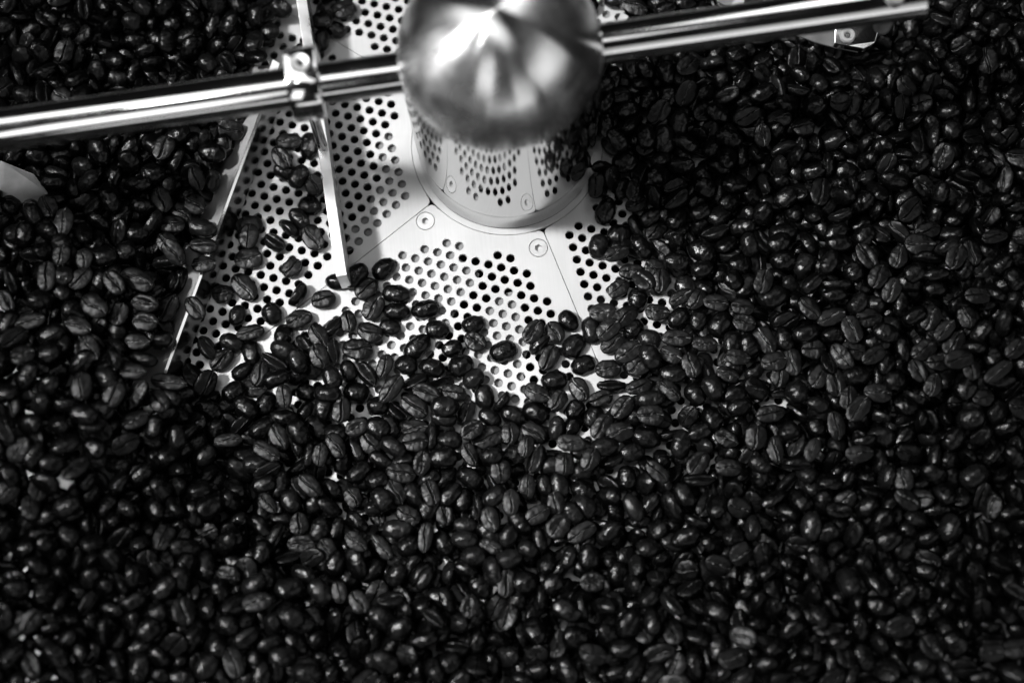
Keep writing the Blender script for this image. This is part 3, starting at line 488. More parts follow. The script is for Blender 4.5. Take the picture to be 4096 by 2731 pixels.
1238,-841,87,-15,-74,-136,  -904,-987,154,-144,30,-98,  -530,-503,38,-33,1,-103,  1047,288,72,177,-8,8,  -1840,-174,300,87,-154,5,  -1178,1357,113,-154,-24,-4,  -875,-841,96,-37,-71,59,  1045,644,57,-76,-16,-105,
1581,-394,69,-73,-47,-3,  -963,-674,87,71,151,30,  -1929,1225,73,-164,0,1,  -1765,-584,254,-73,146,-40,  -341,-452,32,3,-4,74,  -506,-845,44,64,14,-147,  -1574,-720,209,-13,5,80,  1867,491,113,-46,45,151,
1177,318,33,27,-43,-123,  1537,-344,59,-35,-55,135,  1784,-493,52,-75,157,10,  -1489,1425,75,45,-7,58,  1488,-795,76,69,-64,29,  -1620,-183,319,-148,73,-46,  -1279,1241,70,-66,145,-28,  765,-1265,120,-27,-10,88,
754,784,18,34,175,15,  -395,-1240,160,27,-164,-68,  1886,132,76,-83,-134,-72,  -1349,632,97,22,-30,90,  -1190,768,83,26,-4,-22,  1686,-1093,156,54,-166,-11,  -1889,910,114,-88,134,11,  -1349,1066,62,-28,17,-104,
-1637,1333,81,-55,-146,-42,  -1218,-367,91,21,39,82,  1463,-617,25,68,162,-8,  1479,848,95,-124,91,-53,  1410,-548,48,85,65,136,  1383,-693,124,-67,-10,-5,  -1485,1220,130,29,-40,49,  -1837,-596,254,35,35,52,
-1149,-586,110,-5,39,-115,  1622,1190,78,107,-131,-35,  277,-1140,122,41,-70,-160,  1556,754,68,122,-81,-15,  -1097,-607,71,77,-111,-42,  869,-798,32,-10,-38,131,  -1578,-455,275,42,21,54,  743,-513,36,-161,-27,-66,
812,-507,27,-147,20,0,  486,1141,31,17,34,131,  -1171,-357,49,108,-9,-92,  610,-1098,72,-12,-143,15,  206,-1116,95,-56,-130,-21,  -1469,-525,178,61,35,-35,  -424,-474,36,-37,-2,-40,  1374,-1332,133,100,-141,10,
387,-724,42,29,138,-89,  -1736,828,127,114,-20,1,  -1109,-1160,155,42,-35,33,  -600,-1123,80,-97,-118,71,  865,-1372,146,95,28,118,  693,-1088,63,12,51,154,  1653,323,74,-27,-140,62,  1155,1129,59,49,-162,-3,
-1367,452,136,14,29,-156,  966,-490,37,-108,-53,40,  -375,-904,15,24,-176,2,  811,-1330,133,71,2,2,  -1169,665,82,-145,-57,-13,  257,1235,25,43,-158,-44,  -881,-1187,132,-8,14,-117,  -743,-939,53,-60,153,-3,
742,-1181,147,-49,-135,93,  -1007,940,51,89,57,132,  -1225,445,113,9,7,-8,  877,-213,35,37,-138,-71,  1386,-1034,122,123,85,4,  -1939,38,334,-104,140,-42,  1646,672,81,119,134,-15,  -1542,-593,193,38,24,157,
-268,-1103,93,-89,-71,38,  -1912,592,157,-54,39,78,  1513,709,50,-97,124,-35,  -1212,-909,180,76,25,-10,  -1310,348,104,-26,10,56,  1155,797,56,137,49,-97,  1005,527,17,173,-48,1,  1665,-587,112,83,-26,126,
1667,1232,61,46,-31,-84,  1073,-120,34,-66,33,-38,  1644,54,67,-8,-17,-59,  1556,-293,76,5,-156,39,  -831,-968,177,27,158,6,  -1111,1154,40,-10,142,-32,  1812,-330,120,-144,-15,-1,  623,480,17,171,-54,-1,
-808,1305,77,-19,-172,37,  -1673,657,135,-16,6,2,  1164,-906,101,18,-42,22,  1970,520,128,-172,18,22,  1152,-677,53,10,17,52,  1512,-1041,140,-40,-5,-40,  -183,-464,28,39,160,57,  1937,-55,85,-117,-53,33,
1439,6,39,-4,89,120,  -1728,864,180,-6,-9,-172,  107,-1280,97,-34,-78,-25,  1153,874,54,17,44,-8,  1734,-687,88,60,-30,-141,  657,743,19,-155,-90,-1,  806,-278,40,55,-11,26,  -1406,436,162,-141,-51,0,
1214,505,32,116,69,26,  -1313,341,145,152,-26,-22,  -1274,-520,174,54,-168,33,  1828,184,52,3,178,0,  610,-922,66,160,-48,-45,  -1142,-948,186,-86,-150,24,  -1377,312,150,49,4,145,  -1746,777,132,17,-121,89,
-1550,-740,243,-119,-132,12,  1948,211,86,-116,-48,114,  1388,-1246,147,-127,6,62,  1938,710,118,171,-40,-9,  -1472,977,109,130,72,-11,  1172,22,38,-11,90,-122,  -1312,-297,161,-26,-133,-84,  1590,-904,100,25,46,-100,
-1534,-1004,308,-74,143,8,  1646,762,68,168,52,1,  715,989,42,-25,-95,-67,  751,1036,81,44,107,16,  1336,286,69,133,15,31,  2130,960,94,-160,72,-32,  1246,745,54,112,-22,-105,  -459,-1110,145,173,13,25,
522,472,30,5,0,-169,  -1241,1440,49,-125,10,81,  -1899,772,131,-83,39,-77,  -1032,-572,27,152,-43,-32,  1432,262,67,-129,61,9,  -1069,-1101,206,61,-92,-57,  628,1104,30,1,1,-45,  -837,-480,41,-2,-130,-10,
-1387,-521,181,-81,-100,-62,  1717,-773,120,99,87,78,  1281,-946,86,-116,109,71,  1622,-40,133,-19,-18,-145,  -1436,-210,282,104,-88,41,  -1760,1560,89,12,-121,-18,  -716,-664,32,-91,-102,52,  -1935,-277,342,-13,-143,64,
-760,-422,40,16,47,-99,  1171,242,36,-64,27,-49,  -1050,1148,89,-59,-9,-138,  1621,-35,81,-18,-5,16,  1098,829,37,38,-16,-48,  1148,957,25,143,-83,12,  1478,77,17,-131,121,-5,  -1514,-1154,251,26,-11,-152,
1712,712,94,-1,-145,104,  1272,668,48,4,-54,-55,  632,-1240,70,-47,165,14,  -1454,713,125,-46,139,54,  -1327,1181,107,92,-116,-56,  -1664,-528,278,-59,-142,73,  -1526,-749,305,-95,-90,-24,  1928,591,132,71,136,-18,
-1587,-513,307,174,15,4,  -1577,965,155,156,-24,30,  509,-831,35,8,13,56,  1602,-1412,152,110,-130,11,  -785,-778,24,51,154,44,  1730,-1000,186,53,-104,-88,  1757,589,118,138,53,-52,  1075,-1169,98,174,-5,-9,
-1205,-974,174,15,-19,-43,  1353,-457,45,44,27,-57,  1450,1008,57,-48,-17,-81,  -1396,1366,151,77,-81,139,  716,917,35,116,-92,53,  460,-402,38,86,-50,-58,  -1234,-523,241,-90,4,-86,  862,-1292,191,-57,-70,-45,
1456,-1424,155,-87,-130,-27,  826,713,77,16,-35,57,  1992,765,91,-95,-86,20,  1300,931,43,30,13,46,  -1778,594,168,20,-87,-55,  -1411,885,114,-21,115,-39,  1699,-956,160,70,-91,-3,  1881,-111,137,7,67,166,
1742,-613,136,86,-26,-119,  720,421,34,-1,6,23,  -1934,1305,68,144,91,5,  -1533,800,124,-24,26,-73,  306,-466,16,-115,-138,-1,  366,-559,29,3,-10,28,  -1345,995,82,10,-90,-100,  -1882,839,136,31,91,-59,
1793,877,83,37,-79,-117,  -143,-1204,65,47,57,62,  -1514,-569,230,33,-35,-94,  -988,1328,31,-134,-39,36,  999,-779,53,-8,-31,-64,  -1303,-1161,164,48,-107,129,  2105,1084,66,141,47,-58,  -1599,-533,246,-105,65,107,
669,-1357,123,129,-37,62,  -254,-929,33,14,-25,-94,  699,-1012,39,-42,15,-92,  -768,-1142,96,98,140,11,  -716,-744,36,-100,56,-15,  1488,626,43,-173,35,-23,  496,-949,17,177,32,-1,  875,-713,63,-94,151,-18,
769,289,19,-44,-170,24,  -1403,526,129,38,77,55,  1672,-730,55,154,22,76,  1982,897,148,26,-31,-80,  970,1078,103,158,-80,8,  401,-869,48,9,68,47,  1686,-272,91,-2,2,-159,  -631,-895,19,-114,135,-6,
-1503,-747,216,-8,-8,6,  883,596,66,60,-128,33,  1810,731,95,-38,9,-73,  630,-841,48,58,-69,-18,  -1330,-669,184,-62,-104,31,  1358,-1159,159,-152,-54,24,  -783,-977,91,-93,145,40,  -1529,1476,112,0,-94,-33,
910,-1061,71,153,50,-3,  1380,-122,19,-23,-177,8,  -1128,1024,42,-3,156,3,  1630,-589,49,-14,-3,175,  1657,1015,68,-94,-152,-18,  -1464,499,157,83,-55,-37,  1073,-914,85,26,-71,-131,  -1569,243,210,9,-9,126,
-1807,1139,136,-22,-154,-1,  1149,-1199,116,-9,53,8,  1247,1248,85,34,5,144,  643,-16,30,1,20,-152,  1773,-401,135,61,-3,47,  -1537,-548,269,54,79,56,  507,-1014,49,-115,-24,70,  522,515,73,-33,13,-123,
1676,-1014,140,-133,111,12,  1485,-1081,91,158,-54,22,  491,-751,39,-16,137,68,  -290,-314,30,32,-4,-28,  -1710,1382,117,5,30,-97,  914,-753,116,70,141,-81,  626,-1299,87,-116,-95,-58,  1483,1304,40,-81,32,-60,
1454,565,126,-126,-32,-51,  -217,-1058,76,82,-46,-115,  -1026,1347,83,-144,-88,-10,  -1388,-586,134,62,163,30,  -1041,1432,17,-139,114,1,  806,-545,74,13,36,-122,  905,1100,31,-4,3,118,  1486,433,40,-160,-58,5,
658,-471,44,-128,15,-81,  271,1391,31,0,-1,-3,  1481,-1000,191,-10,54,-76,  1687,490,87,-121,-119,23,  571,-944,44,44,59,42,  1403,-210,37,88,82,25,  1868,935,88,-99,-84,-33,  -1301,939,92,-17,43,-49,
1462,-1202,146,-65,50,-118,  -1497,89,286,19,7,-40,  -1837,-439,303,110,-67,-39,  1733,1160,94,-1,24,81,  -1581,1218,83,-37,1,-36,  -1352,1266,42,-51,-149,-45,  1864,-47,121,-172,-4,-28,  113,-633,30,-79,129,-54,
821,-655,54,137,-79,16,  1178,-1196,157,-76,-140,-35,  61,-1073,55,-87,31,-68,  2193,1121,61,-27,34,147,  1819,-613,85,-146,-30,33,  -1459,755,123,-1,-54,141,  657,351,37,19,-92,-136,  1156,1232,17,28,-177,0,
-1505,1168,72,1,160,-72,  -931,-698,39,28,140,19,  -1891,1038,111,-56,58,-5,  1429,-1470,223,-93,-102,17,  639,-217,44,1,93,106,  1071,438,29,-138,23,-29,  -1752,237,262,13,-24,79,  1511,361,99,171,49,19,
-1041,-794,107,-15,-7,-127,  -1137,1474,33,12,146,81,  -1329,-1039,195,-13,-10,60,  1560,-1108,136,149,7,94,  -481,-557,22,58,-152,-19,  -1061,-214,42,16,-44,102,  -1409,322,210,-9,-20,45,  1713,-1297,155,95,-110,-38,
1089,-251,39,-20,139,29,  -1240,-645,201,-19,-1,56,  -1664,-998,333,-7,-57,-134,  -1065,1308,39,21,19,-38,  1641,-1241,184,174,-16,-3,  -469,-1009,79,-87,-125,47,  -1006,-455,36,3,-4,87,  1629,-1089,186,-65,153,-11,
-1529,-926,213,-109,-137,-19,  -659,-723,38,-77,-123,-36,  592,275,32,-15,-36,121,  1366,405,76,-168,50,-21,  1703,-886,182,-88,-58,-51,  826,101,30,-22,-37,128,  1161,-1142,133,-68,16,-15,  955,828,33,51,152,-81,
1453,766,51,-67,8,-37,  -1306,-926,217,-60,-3,54,  1762,485,103,20,39,157,  -1166,1521,92,-76,38,13,  2126,1168,58,-44,-40,96,  1494,-525,35,-79,103,-57,  1387,-896,89,84,-39,149,  1791,525,127,-121,124,18,
1880,653,136,77,143,-22,  -1646,-600,211,-143,-54,17,  -1895,-37,319,69,-144,-27,  1426,184,46,43,33,-42,  -192,-1140,81,15,58,-95,  -7,-1082,88,-45,77,140,  908,-811,90,-6,136,-8,  1827,769,132,4,62,10,
-1907,1256,146,-27,-58,16,  1519,-1121,191,61,-101,-57,  1461,-309,55,-71,93,109,  1186,1016,41,48,-9,-47,  -1392,-149,199,-24,-139,-14,  -1966,-816,351,56,-166,-27,  1007,-1114,110,2,59,78,  1453,-834,110,-48,-22,-104,
845,-939,90,169,33,6,  593,-1176,65,-169,-44,-43,  -1435,-1029,198,163,41,3,  1704,734,158,-55,-159,-56,  1589,136,102,-89,-49,36,  -1094,-293,77,-81,125,81,  1021,-383,37,20,78,113,  -1253,1509,84,5,28,-58,
-1284,-713,231,-39,2,121,  779,-864,27,-52,-163,51,  1196,586,28,-146,1,-9,  1929,842,137,65,120,-21,  1033,-1198,127,-113,-124,-60,  -1179,-1083,239,-1,41,-67,  -596,-1032,63,137,-84,-59,  274,-758,87,-61,147,78,
1637,-638,73,58,145,87,  1038,-1044,89,23,90,136,  -1149,520,64,96,-115,-20,  1013,-807,111,-10,79,-151,  1048,-2,18,154,92,-1,  -2,-1220,56,-25,10,111,  419,-930,119,-57,-50,-83,  -1071,970,88,-40,151,-16,
1688,1148,68,20,25,87,  -728,-1011,76,74,-23,-117,  921,-452,41,70,80,79,  -303,-840,90,125,-46,119,  -223,-606,33,24,26,77,  933,-870,136,-12,-64,148,  1075,-487,45,40,-96,-18,  -283,-1036,70,30,-140,60,
1602,-751,58,16,33,69,  41,-1294,88,45,18,-86,  1050,272,36,10,-55,-167,  373,-929,29,-4,-3,-58,  1205,-803,134,-42,-21,121,  -1647,716,163,30,159,73,  -36,-719,68,-36,171,26,  658,-93,40,65,-49,-96,
959,-411,36,11,20,94,  -1411,796,90,-48,-160,14,  1816,-307,86,-2,0,-90,  1152,1279,109,-6,20,106,  -1909,-794,268,122,110,-11,  -1585,-913,247,73,94,80,  -1681,246,258,-80,89,-15,  -824,1453,30,-148,20,23,
-1645,1533,112,-32,-159,-14,  -1128,890,67,20,16,-6,  -1137,609,40,-11,-56,104,  447,-1004,98,73,-156,-41,  -895,-402,40,32,70,75,  1444,-1502,278,33,-106,104,  1764,405,110,-50,-17,-123,  -1173,-1033,136,-170,-54,8,
-1765,673,165,-92,-139,65,  -886,-632,47,-99,-43,-81,  -876,1364,37,41,-135,29,  -1409,-1090,179,-169,-3,14,  2081,804,93,-59,92,3,  1038,-640,44,57,76,-13,  -1223,-951,227,32,-112,79,  1091,682,50,96,-65,136,
-1466,837,119,111,73,53,  -1491,754,176,53,-56,-150,  1169,155,34,26,26,97,  1280,-1249,111,130,-54,47,  -1287,-814,218,114,-115,-77,  1107,219,44,63,-104,47,  1021,-472,38,59,-43,-64,  1526,-928,78,-19,-19,-87,
-1933,-376,295,72,24,131,  1128,325,53,-147,24,-48,  1544,1263,67,122,128,19,  881,204,17,172,23,3,  -1010,1252,114,-11,140,-12,  -1438,-351,242,21,164,41,  -1570,906,126,-42,-45,-46,  720,-705,77,26,-59,-119,
1207,92,38,-11,-125,9,  1396,1069,37,163,28,-42,  1447,-248,44,117,69,77,  1095,570,31,-72,-138,-39,  -1942,-532,248,142,-82,71,  -1471,229,193,47,24,117,  295,-996,79,33,18,-69,  1170,675,126,-16,-2,-1,
-1029,1261,62,20,8,-142,  1940,773,179,173,-9,32,  1708,-1,86,-134,-76,-55,  1164,1235,76,-3,1,-17,  1561,1033,76,-20,-73,16,  572,-1233,119,46,58,79,  1216,-1294,135,65,-133,-34,  1753,304,61,-121,117,7,
1242,-1249,167,-41,-165,27,  -1108,-692,93,-23,-51,-139,  -986,-1005,197,42,-19,-52,  1854,631,102,7,1,145,  138,-1003,48,113,96,-95,  -269,-915,79,2,25,110,  1192,287,93,-109,-141,23,  525,-887,68,38,-17,50,
-1397,-477,125,-149,-57,30,  -1433,-1117,246,-52,10,74,  888,797,29,102,82,48,  -1161,-292,32,165,-22,-37,  1640,1041,111,127,122,17,  -1817,-934,314,-64,-63,-125,  1703,446,143,-104,48,70,  1240,-624,49,58,133,89,
-1767,441,235,-8,87,-74,  1753,-195,91,-6,-4,-105,  1394,653,42,3,-2,-28,  -1258,1205,133,-93,7,24,  -1643,1326,153,63,39,49,  -955,-621,38,94,-94,20,  -1648,307,248,-19,27,107,  -1729,-897,299,7,152,-48,
755,-784,61,-101,-104,-2,  -596,-1132,141,-92,-121,5,  1645,912,98,145,13,-16,  -362,-860,49,-105,135,-49,  -99,-944,18,6,-178,19,  1782,-1071,176,-43,-162,2,  706,1253,36,-85,88,-30,  1957,69,75,-30,-3,3,
-1226,-83,17,31,-173,-6,  -550,-1251,102,-134,-74,72,  -1393,-312,242,49,-25,-73,  1741,652,130,47,-138,6,  -806,-695,35,-20,-39,135,  -811,1386,64,-24,15,66,  516,-1206,89,-108,-4,78,  -1262,-703,158,-163,57,-12,
-1493,715,230,-22,139,-38,  -931,1015,45,5,61,-55,  -1214,-151,48,86,-29,-57,  -1267,-880,252,24,-4,146,  1111,-1041,162,14,-177,28,  -978,-267,33,1,4,-22,  1494,1143,93,-1,41,130,  1269,-70,35,-87,-113,-34,
1694,384,88,17,9,-103,  -1682,1493,191,-162,10,-11,  -555,-718,29,144,-76,32,  296,-1066,142,-141,79,71,  -1343,771,112,52,61,1,  1016,-872,92,-175,27,34,  130,-708,40,-96,24,-14,  263,1157,39,43,75,111,
1952,643,95,5,5,135,  -1311,-461,122,-35,4,-27,  851,308,17,165,-70,1,  -1394,968,129,169,-50,-4,  -1743,264,205,-39,141,-15,  -1515,1014,160,85,129,74,  1696,-537,62,-3,-2,87,  1434,-801,132,142,3,11,
1414,-1120,113,155,-21,-58,  1952,702,165,47,-166,-8,  1787,-209,147,2,-76,-73,  1469,-1111,148,11,4,100,  -1303,-343,183,-128,63,58,  1825,-146,154,-83,-4,-48,  1940,444,135,60,-11,-74,  -1919,1513,95,55,-67,19,
643,-911,121,24,20,-30,  2080,1041,75,22,60,117,  -1874,1041,168,-17,-128,74,  2030,1143,110,-86,132,-57,  -1317,1309,98,27,-2,66,  -1040,-921,182,7,-6,-68,  958,1244,30,-26,14,-56,  -1104,-832,211,-103,-139,-19,
1332,1240,35,-17,34,-90,  -135,-655,36,57,-65,-73,  1465,-597,79,61,136,43,  -850,-936,114,-44,38,52,  -662,1259,16,71,165,-1,  -184,-636,38,-98,-109,31,  -1270,782,94,-67,27,-48,  198,-765,62,121,97,5,
864,-90,53,94,-96,-26,  -820,-600,39,28,35,47,  -1343,502,92,-25,-149,-21,  1893,69,113,76,-111,-78,  1520,-1039,203,-1,31,-53,  -1511,-1019,221,-38,37,-62,  -1456,1141,71,-60,-52,-4,  1395,528,109,-12,124,20,
751,-1132,156,116,26,-23,  -1780,661,115,76,-157,22,  267,-882,32,-6,2,149,  1975,264,113,114,-98,-4,  -774,-877,27,-137,-102,39,  1360,174,95,-68,-114,73,  1256,1144,40,136,-58,50,  1619,-870,72,25,-13,-35,
-993,1120,118,-42,98,27,  583,-816,92,-55,-30,101,  -83,-1245,140,-114,35,-20,  1447,-445,52,-151,36,21,  1173,-1043,191,117,-70,-12,  597,-666,16,8,-179,0,  509,660,17,-176,-38,-1,  771,641,57,101,14,-44,
585,-1042,25,156,-72,5,  626,-1009,66,-1,15,-34,  710,204,37,37,-27,-40,  1031,859,49,123,-7,30,  -880,-910,127,13,145,-86,  559,1087,29,-14,149,25,  -532,-1179,126,-3,139,-26,  -1835,1364,96,-50,72,108,
1842,885,126,-40,-162,31,  1895,221,80,63,7,145,  -1500,-662,195,-29,22,74,  624,-753,47,-24,-68,25,  -1762,-426,315,-4,10,-35,  -1369,6,233,-35,-93,124,  679,-949,75,31,-37,-103,  182,-1061,80,13,-9,-103,
799,574,33,92,101,44,  -1392,373,174,73,-47,78,  -1356,88,224,141,73,-21,  1114,771,139,160,3,-53,  228,-1121,172,-83,-125,-43,  1308,-971,136,-37,-1,-156,  -1525,-458,276,49,-123,-74,  1440,1171,50,-113,21,-121,
-1683,551,184,140,27,-81,  1453,489,149,15,48,-116,  -1499,429,199,-98,21,3,  1332,-241,37,-13,21,-39,  -770,-636,42,-61,-16,-104,  1525,1000,86,32,134,83,  -1416,-477,196,17,65,-138,  1596,-775,149,34,-11,74,
929,-678,37,-47,-16,84,  2083,693,106,-136,84,24,  540,-413,36,-76,4,17,  -1560,-1094,241,54,-10,-35,  1429,-1366,165,91,48,36,  -864,-1231,171,31,84,138,  -1318,854,101,54,-130,-36,  71,-1015,53,60,-84,111,
1146,-121,32,24,21,81,  897,63,31,99,101,58,  -258,-1195,75,-20,-167,-1,  -1823,882,134,109,85,75,  1911,634,184,-63,-139,-8,  796,323,74,-47,-10,9,  1092,921,56,-98,31,141,  -1201,-739,141,139,84,-14,
-1397,207,197,-94,143,-10,  1718,-367,184,-145,13,-4,  -946,1398,37,20,-11,123,  636,-1042,110,-16,-73,94,  1423,-1051,154,58,-133,-33,  2050,978,122,-14,-115,119,  -539,-799,42,38,111,4,  -826,-293,33,54,55,70,
1096,361,81,134,-101,54,  1682,-695,123,-15,-85,-88,  -1307,-946,266,94,-145,18,  1077,-829,130,119,58,53,  -947,1103,93,41,-37,-114,  -1019,1521,40,79,84,-22,  1616,-219,100,-58,92,-26,  -1114,-1129,228,-111,83,-13,
1357,914,40,63,-143,-41,  1303,-1303,178,-57,-27,-128,  -1891,386,235,-29,123,-56,  -1469,-169,294,84,-138,76,  -295,-853,34,-6,0,-119,  -1535,1168,117,-93,143,-11,  544,1316,16,180,-6,1,  1232,-492,28,76,128,30,
1568,-1163,189,-169,-47,37,  -1476,-640,232,-41,-19,-103,  -1388,1123,64,-9,138,-33,  1670,-84,101,73,-45,61,  207,-411,36,-70,-1,0,  2028,546,170,-106,36,45,  -1219,700,77,29,-7,73,  949,537,74,-19,-19,-119,
-1146,1347,34,0,7,17,  1215,879,42,102,-115,-56,  1543,-751,59,-112,73,-59,  -14,-1024,88,17,38,7,  371,-643,36,-119,-77,54,  -1607,827,125,-41,-4,70,  1212,-664,112,100,40,-56,  -593,-1053,122,-88,-72,48,
-59,-691,32,-31,-1,20,  -592,-950,54,123,55,18,  -852,1364,111,127,99,40,  745,-1040,56,138,-53,-29,  -1235,971,79,-24,8,-177,  -1266,-1177,202,33,-91,-106,  -1872,-884,326,-155,-72,14,  110,-959,96,10,31,40,
1849,3,137,117,-23,16,  -717,-1091,82,-92,57,-109,  777,1114,30,28,-2,8,  -1612,-256,304,-38,-161,-9,  1605,-496,58,-64,11,-19,  -1301,1102,136,118,115,-48,  -1911,1340,162,-94,62,-36,  1060,-1105,138,21,79,125,
963,-1195,158,-37,-10,-1,  987,-41,46,70,11,112,  64,-364,17,9,179,0,  1504,-1170,243,35,24,-93,  426,-1369,189,-26,59,80,  846,665,44,-23,-39,-63,  1390,235,118,-16,-6,-45,  1784,1108,130,47,161,4,
1563,-1093,230,-76,-6,-139,  -1365,-935,227,32,108,-57,  864,1208,75,-31,-165,51,  1522,-78,62,42,-25,-24,  1675,-506,112,48,29,45,  1408,-708,64,8,69,91,  -792,-895,92,19,-150,33,  1277,498,36,33,-114,1,
1148,608,81,-40,-59,35,  1250,220,23,-174,-30,-19,  632,-362,19,102,143,6,  1552,526,61,94,141,20,  -1887,633,189,-161,-33,16,  1026,138,16,-46,-173,0,  1760,-70,75,154,89,-1,  -4,-1183,80,53,146,6,
-876,-711,40,-51,-31,157,  -1839,-94,327,-4,11,51,  1099,-970,129,-24,-15,-34,  1459,692,84,-21,112,-68,  -1791,513,218,78,154,-9,  1172,440,63,148,79,18,  562,-642,73,177,-2,-5,  -1314,654,138,125,-128,-2,
1420,432,84,-3,-62,17,  -977,-927,189,-60,-64,103,  -1430,-622,275,13,64,-126,  -1747,-551,304,-139,-80,17,  -1572,131,229,-133,80,22,  851,-1401,212,80,143,-9,  -1570,1274,77,14,-161,70,  -1007,-333,45,-48,-161,51,
-1672,351,199,-17,42,-94,  1294,423,56,-86,-22,94,  -1632,-672,307,-86,-65,-20,  566,-754,46,3,-113,-51,  -1156,-475,206,175,5,-24,  -1685,505,226,-140,-16,8,  1056,995,34,-21,-2,-6,  1117,69,30,-27,-21,59,
817,392,20,16,177,28,  -1667,-797,302,-77,39,-138,  1412,1236,37,-100,-12,4,  1294,-1161,182,-126,115,-38,  290,-1200,84,121,113,-20,  1209,-452,84,-55,145,64,  555,-653,120,146,-100,4,  -1814,-359,329,-23,154,74,
-882,-342,29,120,-39,-25,  -1345,-587,193,81,105,-46,  882,966,44,-17,32,51,  1062,969,73,-40,171,-26,  -981,-1058,156,-20,-4,-155,  -841,-1185,189,-89,62,50,  -1836,-492,353,137,-37,-28,  948,662,48,-68,-2,11,
587,-503,20,170,-1,-2,  510,-1249,150,-88,-105,31,  -1156,-860,182,132,-70,-21,  -920,-777,69,-60,-40,143,  -1943,486,169,20,34,123,  1518,-939,138,41,-70,-43,  -1218,-1015,225,-3,-74,3,  1460,-620,145,-52,66,-93,
1277,-759,135,97,44,13,  -894,-925,185,138,52,5,  1133,1011,83,-1,-145,7,  1118,432,101,-19,-40,-48,  -1410,1516,42,150,-93,-14,  -374,-621,28,100,-105,-36,  -1144,1088,52,68,-59,93,  1364,-380,36,-58,43,-74,
1248,-576,17,157,-79,2,  -1135,-765,120,-19,21,-22,  2001,580,97,-38,-126,-1,  1741,800,84,-2,2,-12,  -1134,1175,120,-34,55,-4,  -1300,762,159,11,-56,-128,  1532,-455,50,21,-15,135,  -1150,-329,106,-50,172,-2,
125,-1328,140,-2,-160,-12,  -1789,-650,253,-37,33,104,  1500,437,79,88,-145,-12,  247,-517,25,-164,-2,-26,  -1683,-638,262,-141,106,-13,  1221,813,60,-89,67,110,  1111,1166,28,96,102,51,  1111,1060,39,-59,-68,83,
-1351,914,153,-111,-31,50,  1437,-663,78,25,107,8,  826,1183,34,-14,42,-132,  -1690,912,181,79,71,-126,  74,-1221,70,-11,-9,81,  716,-1218,131,-91,-101,111,  -1424,-426,269,121,70,14,  -1378,709,89,143,-62,-17,
-1145,-668,112,132,5,24,  1828,-513,117,-44,-73,19,  913,-1308,138,20,139,-36,  1293,1182,86,-108,-104,51,  1693,159,91,57,-10,53,  1417,-164,75,-100,-120,63,  1106,-1102,101,-9,-73,58,  995,368,32,-72,120,-36,
664,1179,31,0,-2,-1,  788,1045,21,-160,-49,5,  1913,331,128,9,-138,2,  -680,-826,31,-28,-150,61,  -1726,-643,287,-158,2,-49,  -1846,967,115,12,89,129,  1575,-717,112,-63,36,-57,  -1054,-717,79,-114,-20,54,
972,-922,75,-128,39,8,  -834,-1122,208,-1,14,5,  1110,-21,67,-106,54,62,  -277,-752,17,133,-121,1,  583,362,32,-1,0,-142,  404,461,18,91,-155,1,  -1217,450,145,-104,-129,-7,  1686,831,97,-24,126,-69,
1341,505,56,-11,-54,105,  1749,52,75,-77,117,-54,  146,-1260,146,-81,-87,97,  1569,-1340,168,-66,5,-5,  -1550,-861,230,104,59,-52,  -1437,-614,169,-26,40,151,  -1378,1038,117,-30,-136,-11,  1592,-118,141,-60,12,-85,
1624,441,97,-33,24,24,  1309,-1220,146,124,-34,-12,  -1294,988,143,-80,-10,98,  -1900,700,212,111,-129,14,  1913,184,118,88,78,132,  -1543,1396,145,-72,-140,51,  1531,516,125,87,-19,-10,  1475,-274,119,-77,-161,-18,
-1518,1289,130,-29,-13,138,  1970,397,76,126,-123,4,  1443,-912,84,-37,52,-71,  -1388,-269,180,-129,-66,53,  1848,579,145,20,28,97,  -1478,-1013,253,-45,-168,-2,  -1410,333,251,-121,-110,14,  -1609,904,198,-52,-31,-147,
-1317,-376,119,-96,150,10,  870,-1112,167,55,136,16,  -1347,835,198,-69,155,34,  -1774,1482,86,-6,13,50,  1585,560,156,3,29,73,  -1928,426,184,-123,1,24,  1084,1296,136,76,-145,-28,  1498,-1308,164,-70,-29,48,
-1303,-451,151,153,7,-15,  -1192,1281,144,-115,-102,29,  -1458,1472,67,65,-10,-43,  362,326,19,-92,150,-7,  -1933,1409,136,-14,139,-43,  -1375,-885,231,-25,122,-99,  1336,573,29,2,-5,38,  -1080,-139,23,53,-161,11,
900,1205,22,-106,-127,27,  1070,-1216,163,-46,-162,-33,  624,-978,119,109,48,-70,  1021,1113,69,46,51,90,  409,1170,41,-79,28,67,  -1302,569,62,-108,-130,20,  451,-1130,168,-15,-23,-83,  1834,6,87,1,-5,-142,
-1183,-551,194,-127,111,20,  -925,1122,39,-56,-43,75,  -1365,-1063,226,47,118,85,  529,-566,47,-17,-64,-75,  1651,621,138,-86,-139,-42,  1696,-342,96,47,-61,119,  1320,730,41,-20,-36,122,  626,1257,15,171,-57,1,
-1778,-439,346,-108,-133,-13,  1131,226,95,-77,-112,69,  693,-909,36,35,-15,-17,  1080,794,93,-16,-82,-126,  -1592,-795,216,-152,15,17,  90,-440,36,10,102,146,  -162,-901,89,-25,-14,54,  1443,-1282,188,19,83,128,
1939,883,187,15,-100,-41,  -1870,589,237,15,3,34,  1020,-334,60,33,161,-21,  859,584,42,-49,1,-90,  448,-866,94,-96,48,76,  -1280,-109,88,-112,4,76,  -1876,1204,98,108,-64,-95,  -1195,1041,57,38,53,25,
1596,-1305,209,-18,-10,5,  -1043,886,102,81,-129,-54,  -1373,-348,164,-41,-155,-20,  -1780,-307,313,-162,65,-6,  -1256,-1006,293,27,-16,34,  1761,-517,112,83,1,15,  1532,73,110,-22,152,22,  -1398,-916,279,-71,128,11,
